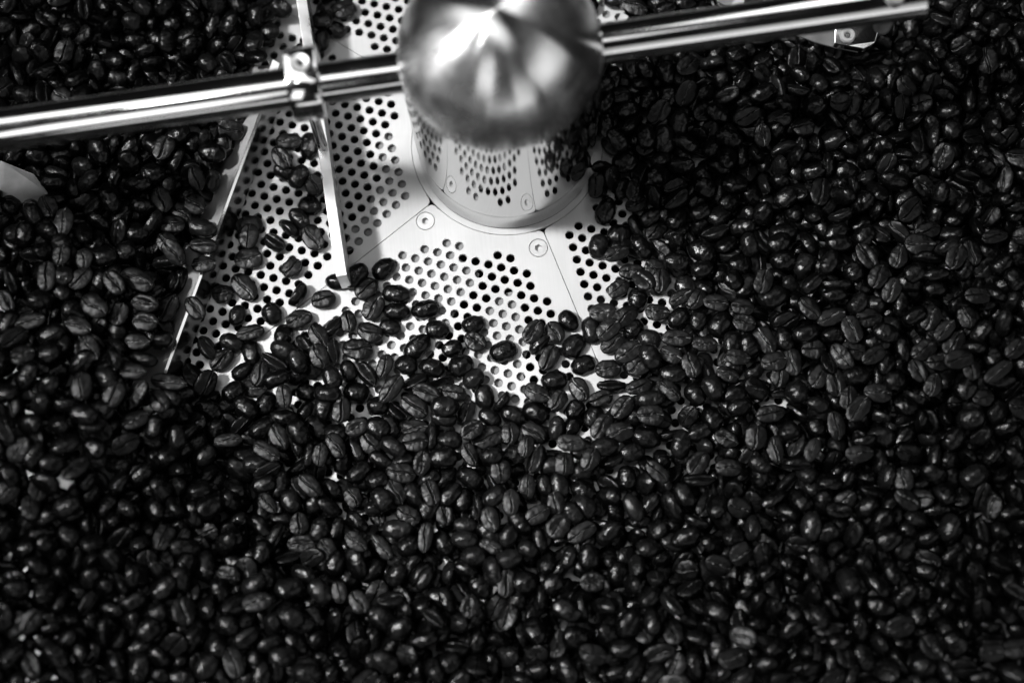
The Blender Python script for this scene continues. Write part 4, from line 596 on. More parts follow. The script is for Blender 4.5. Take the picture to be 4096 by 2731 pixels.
-430,-686,43,35,60,-106,  -1510,913,161,67,-27,-67,  1281,-507,83,-81,83,-67,  -988,-873,126,-36,-24,-99,  -1678,874,112,-143,17,11,  1095,601,100,78,12,10,  868,-706,125,-41,138,-98,  1664,-428,81,110,0,-21,
1852,-743,42,169,-7,-2,  1894,-264,139,7,42,129,  -1279,1141,59,-28,-91,29,  -1525,-1197,327,-146,81,18,  892,681,104,92,-36,-99,  1426,897,44,-31,5,102,  696,1048,35,-8,-5,-117,  -1292,816,155,111,40,22,
1397,1240,90,81,152,33,  -1272,-243,151,78,-151,46,  -883,-482,44,72,-35,151,  -1059,-1033,153,-142,-45,38,  436,-805,42,-1,-30,-84,  1568,1113,56,-111,-128,-13,  -1356,1252,106,-86,44,11,  427,1295,21,-36,172,-30,
-1227,-783,265,-114,-112,-35,  -1277,1253,136,-122,-22,2,  -1491,383,256,160,-32,-29,  1160,-605,46,48,-108,100,  1431,-406,35,12,-1,31,  1781,618,172,1,-89,-90,  785,-1375,175,108,80,17,  -391,-980,99,125,64,14,
47,-745,74,108,74,41,  49,-1129,135,4,-47,-93,  1805,-110,94,63,35,50,  106,-817,31,-5,-1,-149,  513,-355,33,-7,7,-29,  1593,957,75,2,-9,-117,  -1070,-295,17,78,-152,-20,  424,-1165,119,-141,-27,68,
1640,134,131,-123,78,80,  -1483,-1123,198,-50,-154,37,  -1780,310,247,23,28,56,  926,596,104,-86,-64,63,  -859,1484,91,-6,6,-165,  -1600,328,210,35,-1,-173,  -1957,553,214,-20,-42,26,  -1667,-626,326,-139,50,77,
1498,1140,45,-12,8,179,  1840,292,189,120,-46,49,  1752,1046,132,2,36,140,  42,-835,85,97,100,-19,  200,-1168,101,-107,44,7,  1320,-873,124,-114,-123,-13,  -1515,-1063,283,-54,-10,-47,  -770,-290,17,-58,169,1,
774,-15,18,-54,-171,0,  329,-845,41,20,-129,-18,  1758,-1233,227,23,148,92,  -966,-535,49,-101,114,-24,  160,-1338,80,113,117,-20,  -1430,1541,125,-10,17,102,  -1245,-170,120,-171,44,24,  1973,489,185,37,39,-55,
1162,332,120,101,-106,66,  1805,1183,69,71,129,-58,  1212,-1307,206,42,70,102,  1696,362,137,44,-33,-30,  1528,603,122,-48,19,30,  -1507,-800,229,-69,-109,-72,  979,80,46,33,-81,-10,  771,-981,47,-106,24,-35,
1277,620,97,-13,152,-6,  -294,-567,28,64,154,-35,  -1445,89,199,-21,-26,-94,  -790,-949,142,153,-86,11,  -745,-777,74,-122,100,54,  686,-1118,148,23,27,84,  -945,-799,169,-138,-108,13,  -1426,233,230,123,73,30,
-72,-525,40,37,104,97,  -1086,1057,98,-15,2,125,  656,972,18,106,145,-1,  1149,-820,132,49,63,115,  1704,661,179,149,-16,28,  1504,887,60,-28,-2,163,  -1826,382,273,-164,-11,0,  409,-350,34,-155,-49,-63,
1959,1098,82,57,1,-138,  637,1046,82,-43,-78,79,  -1643,20,306,117,-74,-89,  -919,-806,103,-98,87,-25,  533,-915,106,30,-17,-6,  -1943,126,304,-19,12,30,  1346,355,143,-17,138,-14,  -982,1010,36,70,55,68,
-1391,791,150,148,-9,28,  354,-883,113,9,-63,-61,  1699,-479,149,61,-137,-35,  1845,90,111,0,21,-37,  -1833,221,217,157,-32,15,  1748,211,151,9,61,62,  669,130,15,-145,106,1,  1654,-142,140,50,-30,-132,
-1458,1272,97,24,142,-52,  862,1323,82,-114,-28,-105,  -1095,770,139,0,-44,81,  1082,1292,34,-7,-47,144,  1899,243,131,126,45,-25,  1451,360,93,-67,80,-69,  1219,283,37,45,-134,-41,  510,897,75,-17,5,13,
-1519,1120,81,38,103,137,  -1419,68,268,-78,-81,135,  958,49,41,55,85,89,  -1364,-810,259,-147,98,-12,  -1405,1193,35,47,-164,1,  494,752,58,142,100,-16,  -972,1115,32,126,90,52,  -1388,1419,98,-130,52,67,
-1449,-560,275,131,-33,82,  1528,276,102,-16,-3,85,  -556,-973,140,168,-61,-17,  607,-587,34,3,-49,-155,  515,-1136,59,-155,57,-7,  960,899,62,-140,-105,9,  746,361,39,-75,129,68,  1800,426,146,-20,-11,-46,
821,-859,106,25,-4,-42,  541,-804,118,-174,-19,-18,  1051,354,25,121,121,-8,  -288,-1023,148,156,-4,88,  1204,619,98,19,-63,-40,  -1322,1381,97,31,8,16,  973,612,46,-98,-17,-6,  535,-1274,74,-2,4,32,
-1692,90,276,-12,-157,44,  -1470,-558,182,-94,-65,-31,  2015,632,161,-146,-14,-8,  1225,376,67,-157,-65,0,  1847,428,94,-27,-2,24,  -1060,707,131,-95,-81,7,  -187,-1251,80,-25,137,47,  1745,773,134,-60,25,-40,
-707,-889,32,-27,-20,85,  1657,-1357,192,92,77,-29,  -224,-1238,151,-29,128,91,  -1770,500,174,93,-127,-14,  182,-885,35,24,72,125,  1617,59,127,-103,86,-27,  748,734,57,13,135,-89,  701,290,36,56,-44,-80,
978,366,94,-107,-83,-20,  1494,1214,43,10,29,44,  -1329,-1167,231,30,-146,-97,  805,-203,31,-112,-51,13,  1536,-187,131,12,-17,151,  -1365,-647,254,99,-72,62,  1746,-137,145,-66,-74,-2,  -435,-1124,103,104,3,9,
1127,564,120,129,0,88,  -773,-1106,155,-123,52,-9,  -1305,-744,275,-77,95,25,  -1313,1072,99,87,-109,-9,  -121,1308,17,174,-44,1,  -1534,-834,301,-43,53,-126,  -778,1496,70,-119,74,-44,  -1941,-475,302,19,13,-106,
737,125,31,104,124,-48,  -1773,337,302,-16,-55,87,  -110,-1133,72,7,110,-13,  716,-1069,98,79,151,13,  1240,520,108,86,-64,-88,  -1730,1009,98,-25,24,-142,  -40,-860,33,-5,-1,127,  -1923,-201,319,105,49,6,
2041,455,195,-43,92,68,  -1254,-1050,172,-24,-19,-129,  -658,-1162,63,-49,172,-11,  -1035,-1127,154,-164,-1,-51,  1266,54,62,42,-125,86,  1875,-411,184,139,-73,-18,  -1817,1420,94,-52,-122,-67,  -1093,-1001,157,-50,63,-130,
-896,-1155,178,-7,6,57,  1315,-568,78,74,-120,34,  -1689,-579,315,-106,7,29,  2034,813,150,9,-40,65,  -976,1478,38,21,-21,61,  -1051,1116,26,36,161,45,  -1330,1029,165,45,2,-75,  1349,-1013,165,-149,21,-33,
-1360,294,189,-94,-60,48,  -1850,527,213,57,90,-11,  7,1384,17,157,87,-1,  -1396,-417,161,-24,-156,22,  -1840,-1095,342,-137,14,-34,  -1596,-599,259,-17,11,18,  1936,390,147,-56,71,60,  -1322,212,216,134,48,-32,
-1923,1479,169,-11,-26,26,  1714,1077,77,28,4,17,  307,-770,30,-109,-84,19,  1664,30,132,-93,-64,68,  -816,-823,59,-109,-46,-12,  1004,-560,34,38,50,87,  1483,-384,52,153,-14,-53,  1386,88,113,-100,74,-9,
1584,-949,118,-75,158,19,  1743,-1089,237,103,-106,-72,  -1451,631,172,-8,24,-139,  -1101,1222,68,-29,63,129,  1311,-885,84,30,2,17,  1304,712,92,-61,29,-67,  1203,-1248,109,28,30,74,  1582,-678,46,-176,-8,36,
1785,331,129,36,-32,2,  -1636,-101,305,30,12,110,  -435,-854,33,-8,-4,-128,  896,906,86,-122,-106,-57,  1125,-743,72,-119,-94,-17,  1377,463,110,-15,-68,-101,  -1285,1485,118,-89,-116,7,  -1521,1078,192,82,-132,18,
1882,1166,71,102,62,7,  -1910,-140,305,34,61,-148,  1412,-1143,183,-20,-149,-17,  -1147,-476,113,10,-6,47,  -525,-1136,103,-18,-91,135,  1576,28,72,22,21,-60,  -24,-960,53,-10,15,28,  2063,629,129,24,49,-144,
1509,-627,114,73,-133,-48,  -1555,625,131,-90,0,19,  1383,833,30,129,104,18,  1944,791,88,-75,-17,57,  -1346,-708,250,-2,37,-97,  445,1081,30,49,-152,-62,  856,-997,57,19,-161,26,  1612,-289,123,-83,118,105,
-1258,-334,206,-153,-37,68,  1770,245,76,-133,49,71,  -224,-841,50,93,-19,-120,  1344,1001,78,0,22,-112,  1569,-893,178,35,23,98,  -1601,-646,190,-166,-49,21,  -1381,-205,223,-159,29,12,  -1655,-888,286,-6,-68,42,
667,550,18,113,-126,-9,  1395,-952,111,-52,144,24,  627,-694,100,-22,-3,-125,  -31,-1161,142,40,30,-138,  1107,-636,96,90,-124,-89,  1783,55,114,161,-60,-24,  822,-1020,118,-125,-109,32,  -1179,1236,92,-52,-168,13,
597,931,54,49,-109,79,  642,-1120,120,35,10,107,  -480,-779,15,-70,165,0,  728,1159,65,-47,20,-103,  1457,-958,147,-105,-40,18,  -934,-197,17,122,-131,1,  1048,92,44,-59,-120,-34,  1703,217,61,62,-143,-74,
1087,-1176,218,-106,113,5,  528,-156,16,-83,159,1,  -44,-403,37,-12,12,104,  991,1116,15,143,109,-1,  1280,-465,33,-23,-30,90,  -1746,-45,337,24,-30,-79,  -1286,895,155,-56,78,-90,  1711,1000,146,28,119,9,
-948,1256,91,-1,76,-112,  1973,1185,136,94,20,-94,  -1460,1350,74,-51,-6,-65,  -1288,485,141,-36,-13,89,  1729,-333,149,-141,19,8,  -1497,-12,258,-22,30,18,  -1253,1129,139,113,2,-78,  644,-638,70,30,3,-80,
684,-745,98,101,109,69,  1813,-83,169,-74,103,66,  -831,1299,31,122,-92,23,  749,695,31,7,-152,-83,  840,-831,53,-82,14,-31,  -1223,1095,57,100,53,-49,  1080,-931,179,-109,19,65,  1652,-636,166,112,23,47,
1317,-111,68,-15,71,11,  1694,-1086,207,63,-145,-28,  1403,726,27,83,155,1,  1616,535,90,-70,-149,-38,  -1144,955,58,2,19,-4,  1331,-806,84,-33,53,60,  -619,-917,106,52,114,60,  1484,-1235,160,-64,-92,38,
-1411,-718,218,-4,-44,92,  1683,959,124,-87,14,-68,  946,963,86,98,-100,18,  -1496,-343,336,10,-57,149,  1245,125,41,112,95,-103,  771,-1421,227,-112,121,71,  2026,356,109,3,179,16,  1650,206,112,22,153,-49,
687,868,79,126,104,30,  1698,-140,90,-137,-84,45,  1649,-1178,162,64,-23,-114,  -1460,579,137,-61,-36,-63,  -1812,-725,264,6,-59,-129,  -1182,-1156,162,-103,91,36,  694,-171,20,98,-140,-25,  1866,1006,85,-7,-4,-126,
1050,907,115,17,42,-37,  -675,-1143,158,3,-132,-29,  -1485,913,104,-8,6,27,  1740,290,128,7,-44,-11,  362,-1171,101,120,79,63,  -1541,707,125,65,-123,19,  -1888,1387,120,26,59,-123,  -1684,-955,358,-80,-58,-50,
-1401,-812,223,-14,-14,79,  1060,-906,150,91,-60,106,  513,-686,89,-104,79,-27,  724,-1357,207,-70,59,89,  1603,960,111,149,40,6,  1588,610,94,-57,-60,34,  1317,-1306,109,114,117,3,  745,853,42,35,50,-26,
939,700,48,9,103,-133,  -1696,21,322,-126,83,-38,  1175,-972,87,-138,-13,-35,  -715,-1068,134,109,-84,24,  116,-1061,48,61,155,-33,  -1456,-760,238,-54,-117,22,  1336,-491,76,97,81,120,  1951,960,88,78,12,56,
-359,-1052,164,-59,46,124,  1770,-990,149,-36,7,141,  -1151,-616,159,26,35,-162,  1554,-522,61,-98,-75,-105,  1540,842,81,-108,-81,12,  1342,359,68,-50,95,43,  -1579,1037,127,-13,-142,30,  1198,734,43,52,-40,-70,
250,-716,48,-91,-17,-48,  -1312,-1103,255,-101,65,37,  1022,-185,33,-27,1,-2,  -1223,731,139,49,22,8,  -183,-1010,28,-76,145,-62,  927,-955,72,37,121,108,  -509,-1242,152,83,-156,-33,  1527,-559,157,-153,-62,6,
-1135,-100,38,-36,77,153,  1848,955,152,17,153,48,  -1501,-407,256,9,-60,96,  1296,847,42,-19,34,-132,  -1661,990,134,72,-153,48,  97,-506,35,43,3,-4,  1681,-840,154,1,158,-66,  -1139,-889,255,-124,77,-77,
789,1123,64,-133,-107,-12,  -1378,-1186,287,136,-36,-6,  697,-858,66,43,-138,18,  -1806,1257,82,-39,129,-81,  533,-1161,168,105,-40,-2,  1705,585,173,-162,70,-11,  -1670,-522,329,-37,162,-39,  1287,563,70,-108,-21,-66,
1963,817,139,5,-59,-108,  1366,-529,108,-131,-50,16,  689,-591,34,10,-136,4,  1195,900,96,65,130,43,  -1725,1577,149,-80,36,-65,  -941,1325,58,-147,-7,77,  1405,-816,78,-56,44,-38,  -591,-465,24,-101,125,-25,
1531,461,112,158,-36,-23,  2048,1117,70,6,133,-32,  -1553,-654,227,112,-133,7,  1594,1198,36,-116,135,-15,  -1858,321,252,-5,11,50,  1099,160,35,-85,-63,60,  589,-748,123,-54,-99,-137,  841,239,58,-40,54,120,
-1239,-396,150,4,-125,127,  1478,355,33,58,-154,-62,  1380,-298,54,-30,66,-127,  -352,-738,33,-83,-115,66,  -1014,1077,85,-53,19,-35,  -48,-477,30,34,155,70,  1151,-1239,201,36,104,56,  987,-1040,155,-37,66,-41,
-1286,1379,27,39,-175,-1,  568,-1327,108,162,27,42,  1377,-111,95,26,149,-5,  2034,733,122,75,48,34,  1423,-481,145,112,-53,-110,  1716,551,104,40,-148,34,  1952,1166,51,175,4,-5,  860,761,126,166,-50,-43,
1709,-643,36,-179,-12,-4,  797,-1327,232,52,24,-14,  979,-683,44,-23,-111,10,  1448,-65,35,13,31,-159,  798,-91,42,64,106,-71,  1334,589,73,32,133,81,  1522,-766,142,-34,11,74,  1780,822,134,-18,-30,66,
-1574,1513,65,178,-18,-6,  -1864,751,159,-96,-71,62,  26,-814,32,12,-4,-85,  -1086,1396,60,-31,-22,91,  -1274,667,98,136,-2,39,  -1912,515,249,39,-22,51,  -1256,850,195,-68,-158,26,  -1310,-1036,277,-116,50,-24,
924,383,41,-141,-12,-72,  -1433,-841,265,-6,-5,97,  -1119,-780,151,-94,-134,15,  -1257,393,118,-70,-24,-85,  -1020,1452,78,22,24,-29,  -81,-773,36,64,95,65,  -1840,1085,167,-41,-130,54,  -1536,280,234,126,5,-79,
1977,575,192,-90,76,-86,  1517,-370,90,-83,-154,16,  -62,-1137,58,118,-41,77,  -1733,1485,118,-118,119,33,  -1651,-671,223,-151,-47,-35,  1686,-939,85,83,107,30,  -1548,996,206,159,57,23,  1534,-461,109,-71,19,-121,
-1052,1194,17,86,157,-1,  1691,507,145,41,154,64,  78,-578,25,119,79,31,  1483,288,42,-142,75,76,  -1822,-44,335,128,-22,-22,  -1247,899,145,-57,-66,32,  1667,780,143,16,-31,60,  1337,647,52,12,103,-14,
-1046,1187,108,146,-49,-24,  639,771,60,7,155,-42,  -978,1161,126,-4,-71,77,  551,591,37,30,18,45,  633,1367,33,-4,0,-169,  -1677,-416,325,67,8,-16,  663,700,61,-172,22,13,  858,505,16,-157,88,1,
-1354,1552,54,46,74,79,  -1161,1037,101,-97,-41,114,  1174,839,102,-56,3,-23,  1791,950,90,-14,38,140,  -1059,-1023,218,-6,10,8,  -400,-537,32,18,-148,-84,  954,1022,31,-4,-2,-123,  621,572,52,49,164,-21,
-1472,312,225,-58,-42,46,  810,778,119,-26,2,-151,  726,-1354,113,15,-6,-129,  619,-98,34,-86,95,-47,  1128,-534,69,-115,131,-25,  653,1165,80,109,107,-55,  -1451,-421,215,-31,-23,50,  817,1063,97,152,-69,-18,
-1734,-255,332,-152,85,39,  -1142,-401,103,101,68,-3,  -1802,-792,295,34,-36,112,  1685,-856,103,-167,41,-2,  826,-780,79,-59,-154,39,  -289,-1273,104,13,-61,-37,  -1317,-268,221,-46,-149,17,  -1425,1017,179,-21,-14,-9,
335,-333,31,-31,-17,43,  -1579,-185,286,109,-141,4,  1292,352,31,-27,19,-51,  1972,1069,156,133,-47,56,  493,972,57,-138,-105,-20,  -162,-1265,154,17,-62,-105,  1264,-601,110,102,120,40,  -1134,705,46,-110,-94,-7,
1010,735,84,-144,-95,6,  1897,530,178,20,35,-139,  1369,-592,138,30,-24,159,  1216,-528,93,61,-13,-77,  -481,-941,24,102,132,-4,  1097,1131,116,64,78,92,  2058,881,177,-47,-36,-56,  -1315,-432,194,68,-156,36,
950,-1053,201,-35,97,-8,  444,-1247,162,-6,-19,62,  -320,-1227,127,-36,35,101,  -882,1269,45,-104,70,-74,  -1349,1515,131,-50,123,6,  -1426,1224,90,3,7,24,  602,-1197,150,116,-129,19,  157,-982,98,29,-142,-10,
826,-352,37,-71,-98,62,  1029,-1342,220,44,-104,-75,  886,-291,34,-26,-22,45,  444,577,51,16,62,-45,  1464,-1167,210,9,51,-34,  1001,-589,78,14,-171,1,  -1609,563,150,108,-134,15,  -1599,1471,130,6,-169,25,
-1575,220,258,-16,42,-91,  -1824,-1009,302,31,-12,-58,  -1612,630,169,-52,166,-40,  1024,-976,138,-69,152,-16,  -1204,-543,121,-29,3,-94,  1811,-30,166,30,163,52,  446,-153,23,46,160,4,  1233,958,49,2,-31,23,
1861,595,195,52,92,42,  1701,298,174,43,-132,-39,  1258,-1356,152,-29,174,-7,  1252,-1042,157,-35,0,87,  -1173,554,41,-44,33,-101,  349,-1286,84,85,-115,-50,  38,-1210,121,27,-139,-21,  -1704,624,230,152,-51,-33,
-1894,-804,345,-5,-40,58,  1634,-464,66,77,-9,-10,  467,1381,17,174,-35,-2,  1373,-757,155,-38,13,163,  1728,-1044,117,-72,-50,94,  656,221,31,-81,108,-47,  -1506,478,162,113,-76,1,  -1220,616,118,-8,-117,126,
959,258,33,-1,-20,139,  1765,-711,162,-22,-52,-109,  971,-1297,195,132,93,21,  1247,-1406,204,-15,-13,94,  1618,-354,82,-39,-133,104,  -1525,-413,315,145,58,6,  -1241,1530,146,63,-129,-30,  -1870,-633,290,-26,-170,-40,
727,-1300,158,4,-8,107,  1260,855,91,114,-85,9,  668,458,88,24,-30,-150,  -1712,1375,151,-43,162,31,  -1407,-589,215,129,8,49,  -1465,639,109,158,24,-21,  -1516,566,149,112,69,45,  1855,306,117,-95,-76,93,
-1791,-511,281,17,-12,-45,  1804,-326,185,74,108,37,  463,-1031,172,-66,9,-68,  387,-1004,155,-58,155,-67,  -1455,-970,211,148,54,1,  1292,-311,42,-114,-5,40,  9,-736,32,23,-14,105,  661,383,76,53,-145,-7,
-1461,311,281,152,73,36,  1090,724,112,6,-15,-167,  644,-1299,145,-15,-161,52,  1706,-1176,197,85,-136,-8,  500,-1337,148,-151,23,2,  714,-366,36,11,42,156,  1411,-1355,234,26,-3,-11,  684,-807,43,92,-41,48,
-941,991,108,20,-140,11,  -984,-819,207,160,30,29,  1989,948,86,-60,-96,-22,  -1662,275,205,-5,49,168,  -854,-564,34,-42,68,-108,  1547,-972,182,-107,-101,-36,  259,-840,56,112,-113,42,  861,-1111,103,-87,-141,-7,
171,-941,38,-84,23,-31,  1245,138,110,-23,21,109,  1844,-359,150,-98,107,38,  1036,-730,141,-84,122,1,  -1174,-460,158,20,-159,19,  1382,-614,59,37,-37,94,  432,-1307,190,-21,-27,174,  1308,804,72,-35,132,106,
922,545,33,-25,23,-93,  1503,-692,128,-111,-106,-40,  1038,828,118,-23,166,-10,  -1905,782,235,135,-78,-46,  948,747,115,-6,82,-100,  564,733,34,3,-144,-69,  521,984,29,-1,-4,-30,  -1316,1299,131,-26,-159,-46,
103,-1229,124,91,45,55,  1222,-707,119,-39,-82,-152,  1541,-1188,159,-60,-2,-100,  1185,-589,106,-130,-4,41,  -710,-367,17,-164,-74,-1,  -1511,1320,183,46,1,-160,  924,-378,85,-23,-76,-159,  1232,-1141,133,111,-69,25,
-125,1434,20,-73,-164,-1,  1752,-298,93,-56,-52,76,  -1411,1292,158,-48,45,35,  -188,-927,26,-121,-108,38,  -1365,854,158,-3,150,87,  -902,1413,72,170,-20,8,  -34,-1212,140,-136,-21,-29,  -1446,1068,126,-48,126,61,
1541,-181,61,162,-30,15,  720,635,65,70,94,77,  -939,1199,34,-1,-37,-139,  1232,-1006,182,133,-116,8,  1083,-402,86,-154,26,-41,  1625,-80,167,-148,-8,28,  -1739,1104,175,-162,39,8,  1357,-1366,239,65,106,61,
-1824,-597,310,76,-10,-50,  568,410,37,134,9,40,  916,-1074,133,43,18,-36,  -1561,418,255,31,-13,117,  -1734,-1119,331,-17,6,-65,  747,455,62,61,-156,-2,  -1146,607,86,-119,-69,-12,  1862,386,123,-81,150,11,
-1874,-1134,391,5,17,119,  -1690,-951,294,-8,9,-71,  1555,-258,124,84,-17,-5,  -1329,410,181,-112,4,-126,  590,880,33,161,39,-41,  1440,131,70,87,71,-85,  -1597,284,292,-58,-142,76,  1694,-23,153,-68,-51,50,
-1349,-399,245,-113,-42,7,  1095,-648,26,128,67,18,  -423,-957,132,136,7,53,  1615,377,75,119,15,21,  1007,-664,105,141,-77,35,  626,-837,129,149,1,-65,  -1108,1245,132,-91,113,91,  -1862,1352,144,167,31,57,
1640,561,181,72,48,67,  329,-1018,107,14,-144,-86,  -1310,1553,86,-78,37,76,  -1202,-818,229,-35,5,103,  -1588,-682,282,52,-47,-113,  -1875,1464,115,-123,-86,-4,  799,-1162,106,-136,-111,-33,  1297,222,69,-11,-163,5,
1512,14,51,20,16,-48,  2041,937,175,147,-72,30,  1768,-891,80,47,4,-4,  1193,970,79,-7,31,-107,  1036,-718,88,26,148,1,  1508,86,60,174,-5,-1,  1144,529,58,31,-149,22,  -1762,946,160,45,24,8,
-1130,740,172,69,-34,49,  1694,-629,123,-53,97,-75,  -1241,-587,133,-91,71,18,  1416,475,35,12,-2,-65,  -483,-765,74,14,-1,140,  -1365,580,97,-145,35,-12,  793,838,60,71,40,54,  -1051,-889,228,24,-145,24,
1118,-861,180,-18,-56,39,  -989,-715,118,23,161,40,  -1835,707,184,-79,-98,12,  -1093,1515,28,90,-113,33,  -681,-1195,131,2,-79,-121,  -1713,-1047,298,15,0,96,  681,1098,69,46,-66,-44,  1302,158,40,42,43,107,
-1923,460,250,-104,127,28,  1115,-844,76,-131,40,-18,  -995,-659,39,28,54,58,  1476,426,134,-132,31,9,  741,-721,135,28,-20,142,  1511,-1375,167,-10,90,120,  714,49,38,6,20,57,  -1566,-990,343,70,131,3,
-1125,1109,132,42,67,-41,  -604,-814,46,-27,9,100,  1921,896,104,56,-69,93,  -1593,354,264,-5,-28,113,  1842,-713,149,-147,-60,-51,  1428,-515,50,122,79,-105,  -483,-908,81,-36,-23,124,  974,685,106,28,130,99,
-671,-952,65,80,-138,13,  -1332,-787,218,59,67,58,  -676,-493,16,-47,173,0,  1176,-1363,172,11,-1,106,  -1802,-1080,321,60,64,-104,  278,-1264,128,153,-56,17,  611,865,76,-127,-78,27,  1377,-898,161,-41,142,80,
2039,509,197,-68,-98,-45,  -744,1518,34,-106,96,-58,  578,1206,42,100,108,-95,  1605,316,60,-22,11,-40,  -1610,79,265,97,-111,-53,  545,788,16,-166,69,1,  -1763,536,255,20,-159,-4,  -1472,-1087,239,96,98,-17,
986,596,129,-70,-9,-116,  1485,-201,97,-53,65,-31,  1671,-1287,238,64,-16,-22,  1317,921,96,-15,18,116,  -1182,1040,143,-88,91,-53,  -1389,1343,93,2,42,75,  -1058,-512,158,-37,-120,10,  1750,-438,86,-48,8,-112,
-1046,-657,135,-80,-98,-33,  1105,-1261,108,-7,-172,9,  -1730,-700,236,20,-168,-33,  -1697,-188,303,157,59,-22,  1525,-589,51,94,-103,75,  -1443,-1056,304,72,72,86,  -99,-902,52,96,131,-23,  -1787,657,225,104,-105,6,
-1382,-843,316,17,-142,-88,  1263,-180,37,89,-116,-78,  1488,147,112,-39,-90,48,  -375,-336,29,-2,4,63,  -506,-688,44,74,-82,19,  1943,1029,116,121,50,-13,  436,-666,61,113,34,32,  -1724,1421,82,-1,11,12,
579,688,86,2,-10,-106,  -1310,-614,144,72,-64,124,  1058,-564,56,-12,-47,121,  -1064,906,53,50,-29,-45,  -1359,-136,259,-159,-70,7,  1357,-1132,96,-10,-17,-43,  1584,-508,110,127,117,-36,  -1235,1303,107,-156,64,-16,
-1172,1199,45,49,-119,-1,  1007,-1329,150,-79,-140,66,  725,568,40,-51,-6,-102,  1953,1024,59,33,-173,3,  -1448,-963,304,-68,40,147,  -1803,-885,334,-127,-105,34,  -1178,1405,41,39,-6,50,  1537,-331,132,-70,156,-46,
-1262,1055,173,-66,-120,-51,  1339,1216,86,3,-109,46,  -1587,-931,298,-19,-173,-44,  -129,-750,42,131,26,93,  -1391,1094,129,27,87,-145,  1254,-289,95,17,95,-78,  1830,-176,89,88,117,43,  -1920,1246,185,-81,109,-40,
1799,1068,84,-12,70,-160,  -1345,587,165,-145,-3,19,  -1464,1184,153,-125,-96,-46,  304,-1239,198,71,-142,-2,  -935,-870,154,87,86,-47,  1643,-898,134,167,-41,-32,  -1274,-990,231,-96,-140,-48,  1744,895,120,-88,-128,-16,
1348,-233,93,-54,88,-11,  534,-983,120,-13,-65,-132,  1474,-728,86,-60,-57,-95,  -1195,1396,79,-83,125,4,  1207,-429,38,67,8,11,  889,-1252,135,-18,79,-137,  372,-965,73,-140,-52,38,  -653,-1017,121,-26,10,-93,
1609,285,109,139,74,57,  567,207,37,5,-2,140,  597,-1371,85,-9,-8,131,  922,1304,61,37,-109,-122,  -1062,-731,135,59,167,14,  -1746,-1025,340,-89,-151,-40,  893,-999,180,-69,52,0,  965,261,87,7,46,92,
-1342,1438,149,-45,42,-8,  729,-659,134,64,32,-108,  1749,145,61,-85,104,-57,  -1417,-91,252,100,-25,-123,  -44,-617,40,-30,-81,98,  591,-1289,177,157,9,58,  1083,-77,40,63,-107,14,  -1932,220,298,123,36,37,
-545,-390,18,111,141,-1,  1350,-827,153,3,-131,47,  -1685,1145,128,62,50,-143,  -130,-1289,45,52,-160,-21,  -1637,1400,77,-84,-134,-17,  1004,1248,97,-9,23,8,  872,1152,55,-176,4,-8,  1237,1064,79,-106,101,-100,
-1905,1136,181,77,-115,-70,  1840,-548,46,-88,154,8,  1673,271,65,31,-84,-150,  610,1134,60,159,-25,0,  -556,-969,91,64,-149,-21,  931,329,35,-107,-11,-9,  -1560,47,264,-61,-107,-4,  -1702,428,180,81,124,57,
671,512,73,44,6,7,  -1823,1215,154,-63,-1,106,  -1328,1483,80,11,-89,-82,  1346,850,84,-8,150,-89,  -730,-552,24,89,137,35,  292,-622,78,24,142,-8,  1403,-269,99,-153,33,56,  1820,1025,105,-14,135,-45,
-1107,-238,65,-97,-99,-11,  -436,-800,73,89,-132,-64,  -923,-969,227,-61,106,-3,  1673,256,132,62,-139,65,  234,-1198,160,26,-124,107,  1960,128,84,-111,66,-124,  -1212,344,81,139,101,22,  1388,-1220,196,102,132,-50,
1557,-1391,215,13,32,-14,  -1633,665,213,118,16,-10,  -1666,-1103,355,-32,98,128,  1918,1163,116,148,-54,-21,  769,-899,72,63,165,15,  -1582,-33,285,0,3,62,  1368,-971,165,39,-14,-29,  -1074,-953,265,-158,54,-16,
-427,-724,63,53,-7,16,  -1550,506,178,148,-2,66,  -1416,136,227,-124,-116,-20,  -1263,496,83,-99,128,11,  -1272,-181,185,-129,-9,30,  -344,-924,109,44,164,-59,  -1529,51,310,123,-114,-62,  1560,145,84,-64,80,-116,
-552,-593,35,-17,-14,104,  -1290,930,205,-8,156,4,  1398,319,128,106,-36,112,  1850,528,218,-88,35,-35,  328,-935,50,-98,125,-10,  -1090,682,90,67,22,145,  2059,471,123,53,115,91,  493,-1375,193,-107,75,-28,
725,-884,135,-18,36,-154,  -573,-884,91,-4,1,-127,  558,1159,17,-84,-154,15,  699,-447,33,84,109,51,  478,-1294,105,78,162,-4,  -1896,-382,306,-26,-103,42,  1191,-1397,219,-40,32,142,  597,1016,32,12,-34,-90,
-520,-912,122,-44,14,9,  1110,-737,138,11,1,-152,  194,-1033,136,-12,35,64,  1928,-225,88,54,63,77,  -1587,-347,309,39,35,30,  -511,-321,20,-68,-159,24,  -1658,-214,348,10,158,44,  -1313,-887,290,18,160,-11,
1863,1106,124,20,-21,89,  -1764,1191,176,-64,-84,82,  -1861,-683,245,1,157,-51,  625,-536,69,47,3,35,  -1456,16,289,-19,7,26,  -1620,-125,345,28,170,-9,  -668,-819,77,-81,-140,34,  219,-934,98,19,-34,-31,
758,-611,34,-4,-3,-111,  243,-1017,77,21,68,89,  1783,-827,118,46,160,49,  751,937,87,-42,-17,-128,  -1193,-1191,236,-101,8,-74,  892,-939,136,-49,-149,50,  741,501,18,47,-173,0,  1383,987,40,4,-9,74,
1888,994,135,-65,39,-13,  -1484,-121,307,57,100,-57,  -320,-973,92,-31,12,157,  524,1404,38,10,-122,-19,  1200,177,70,-7,31,-10,  650,826,35,21,-1,14,  -1246,1047,118,10,-24,100,  -1321,1373,149,-139,33,19,
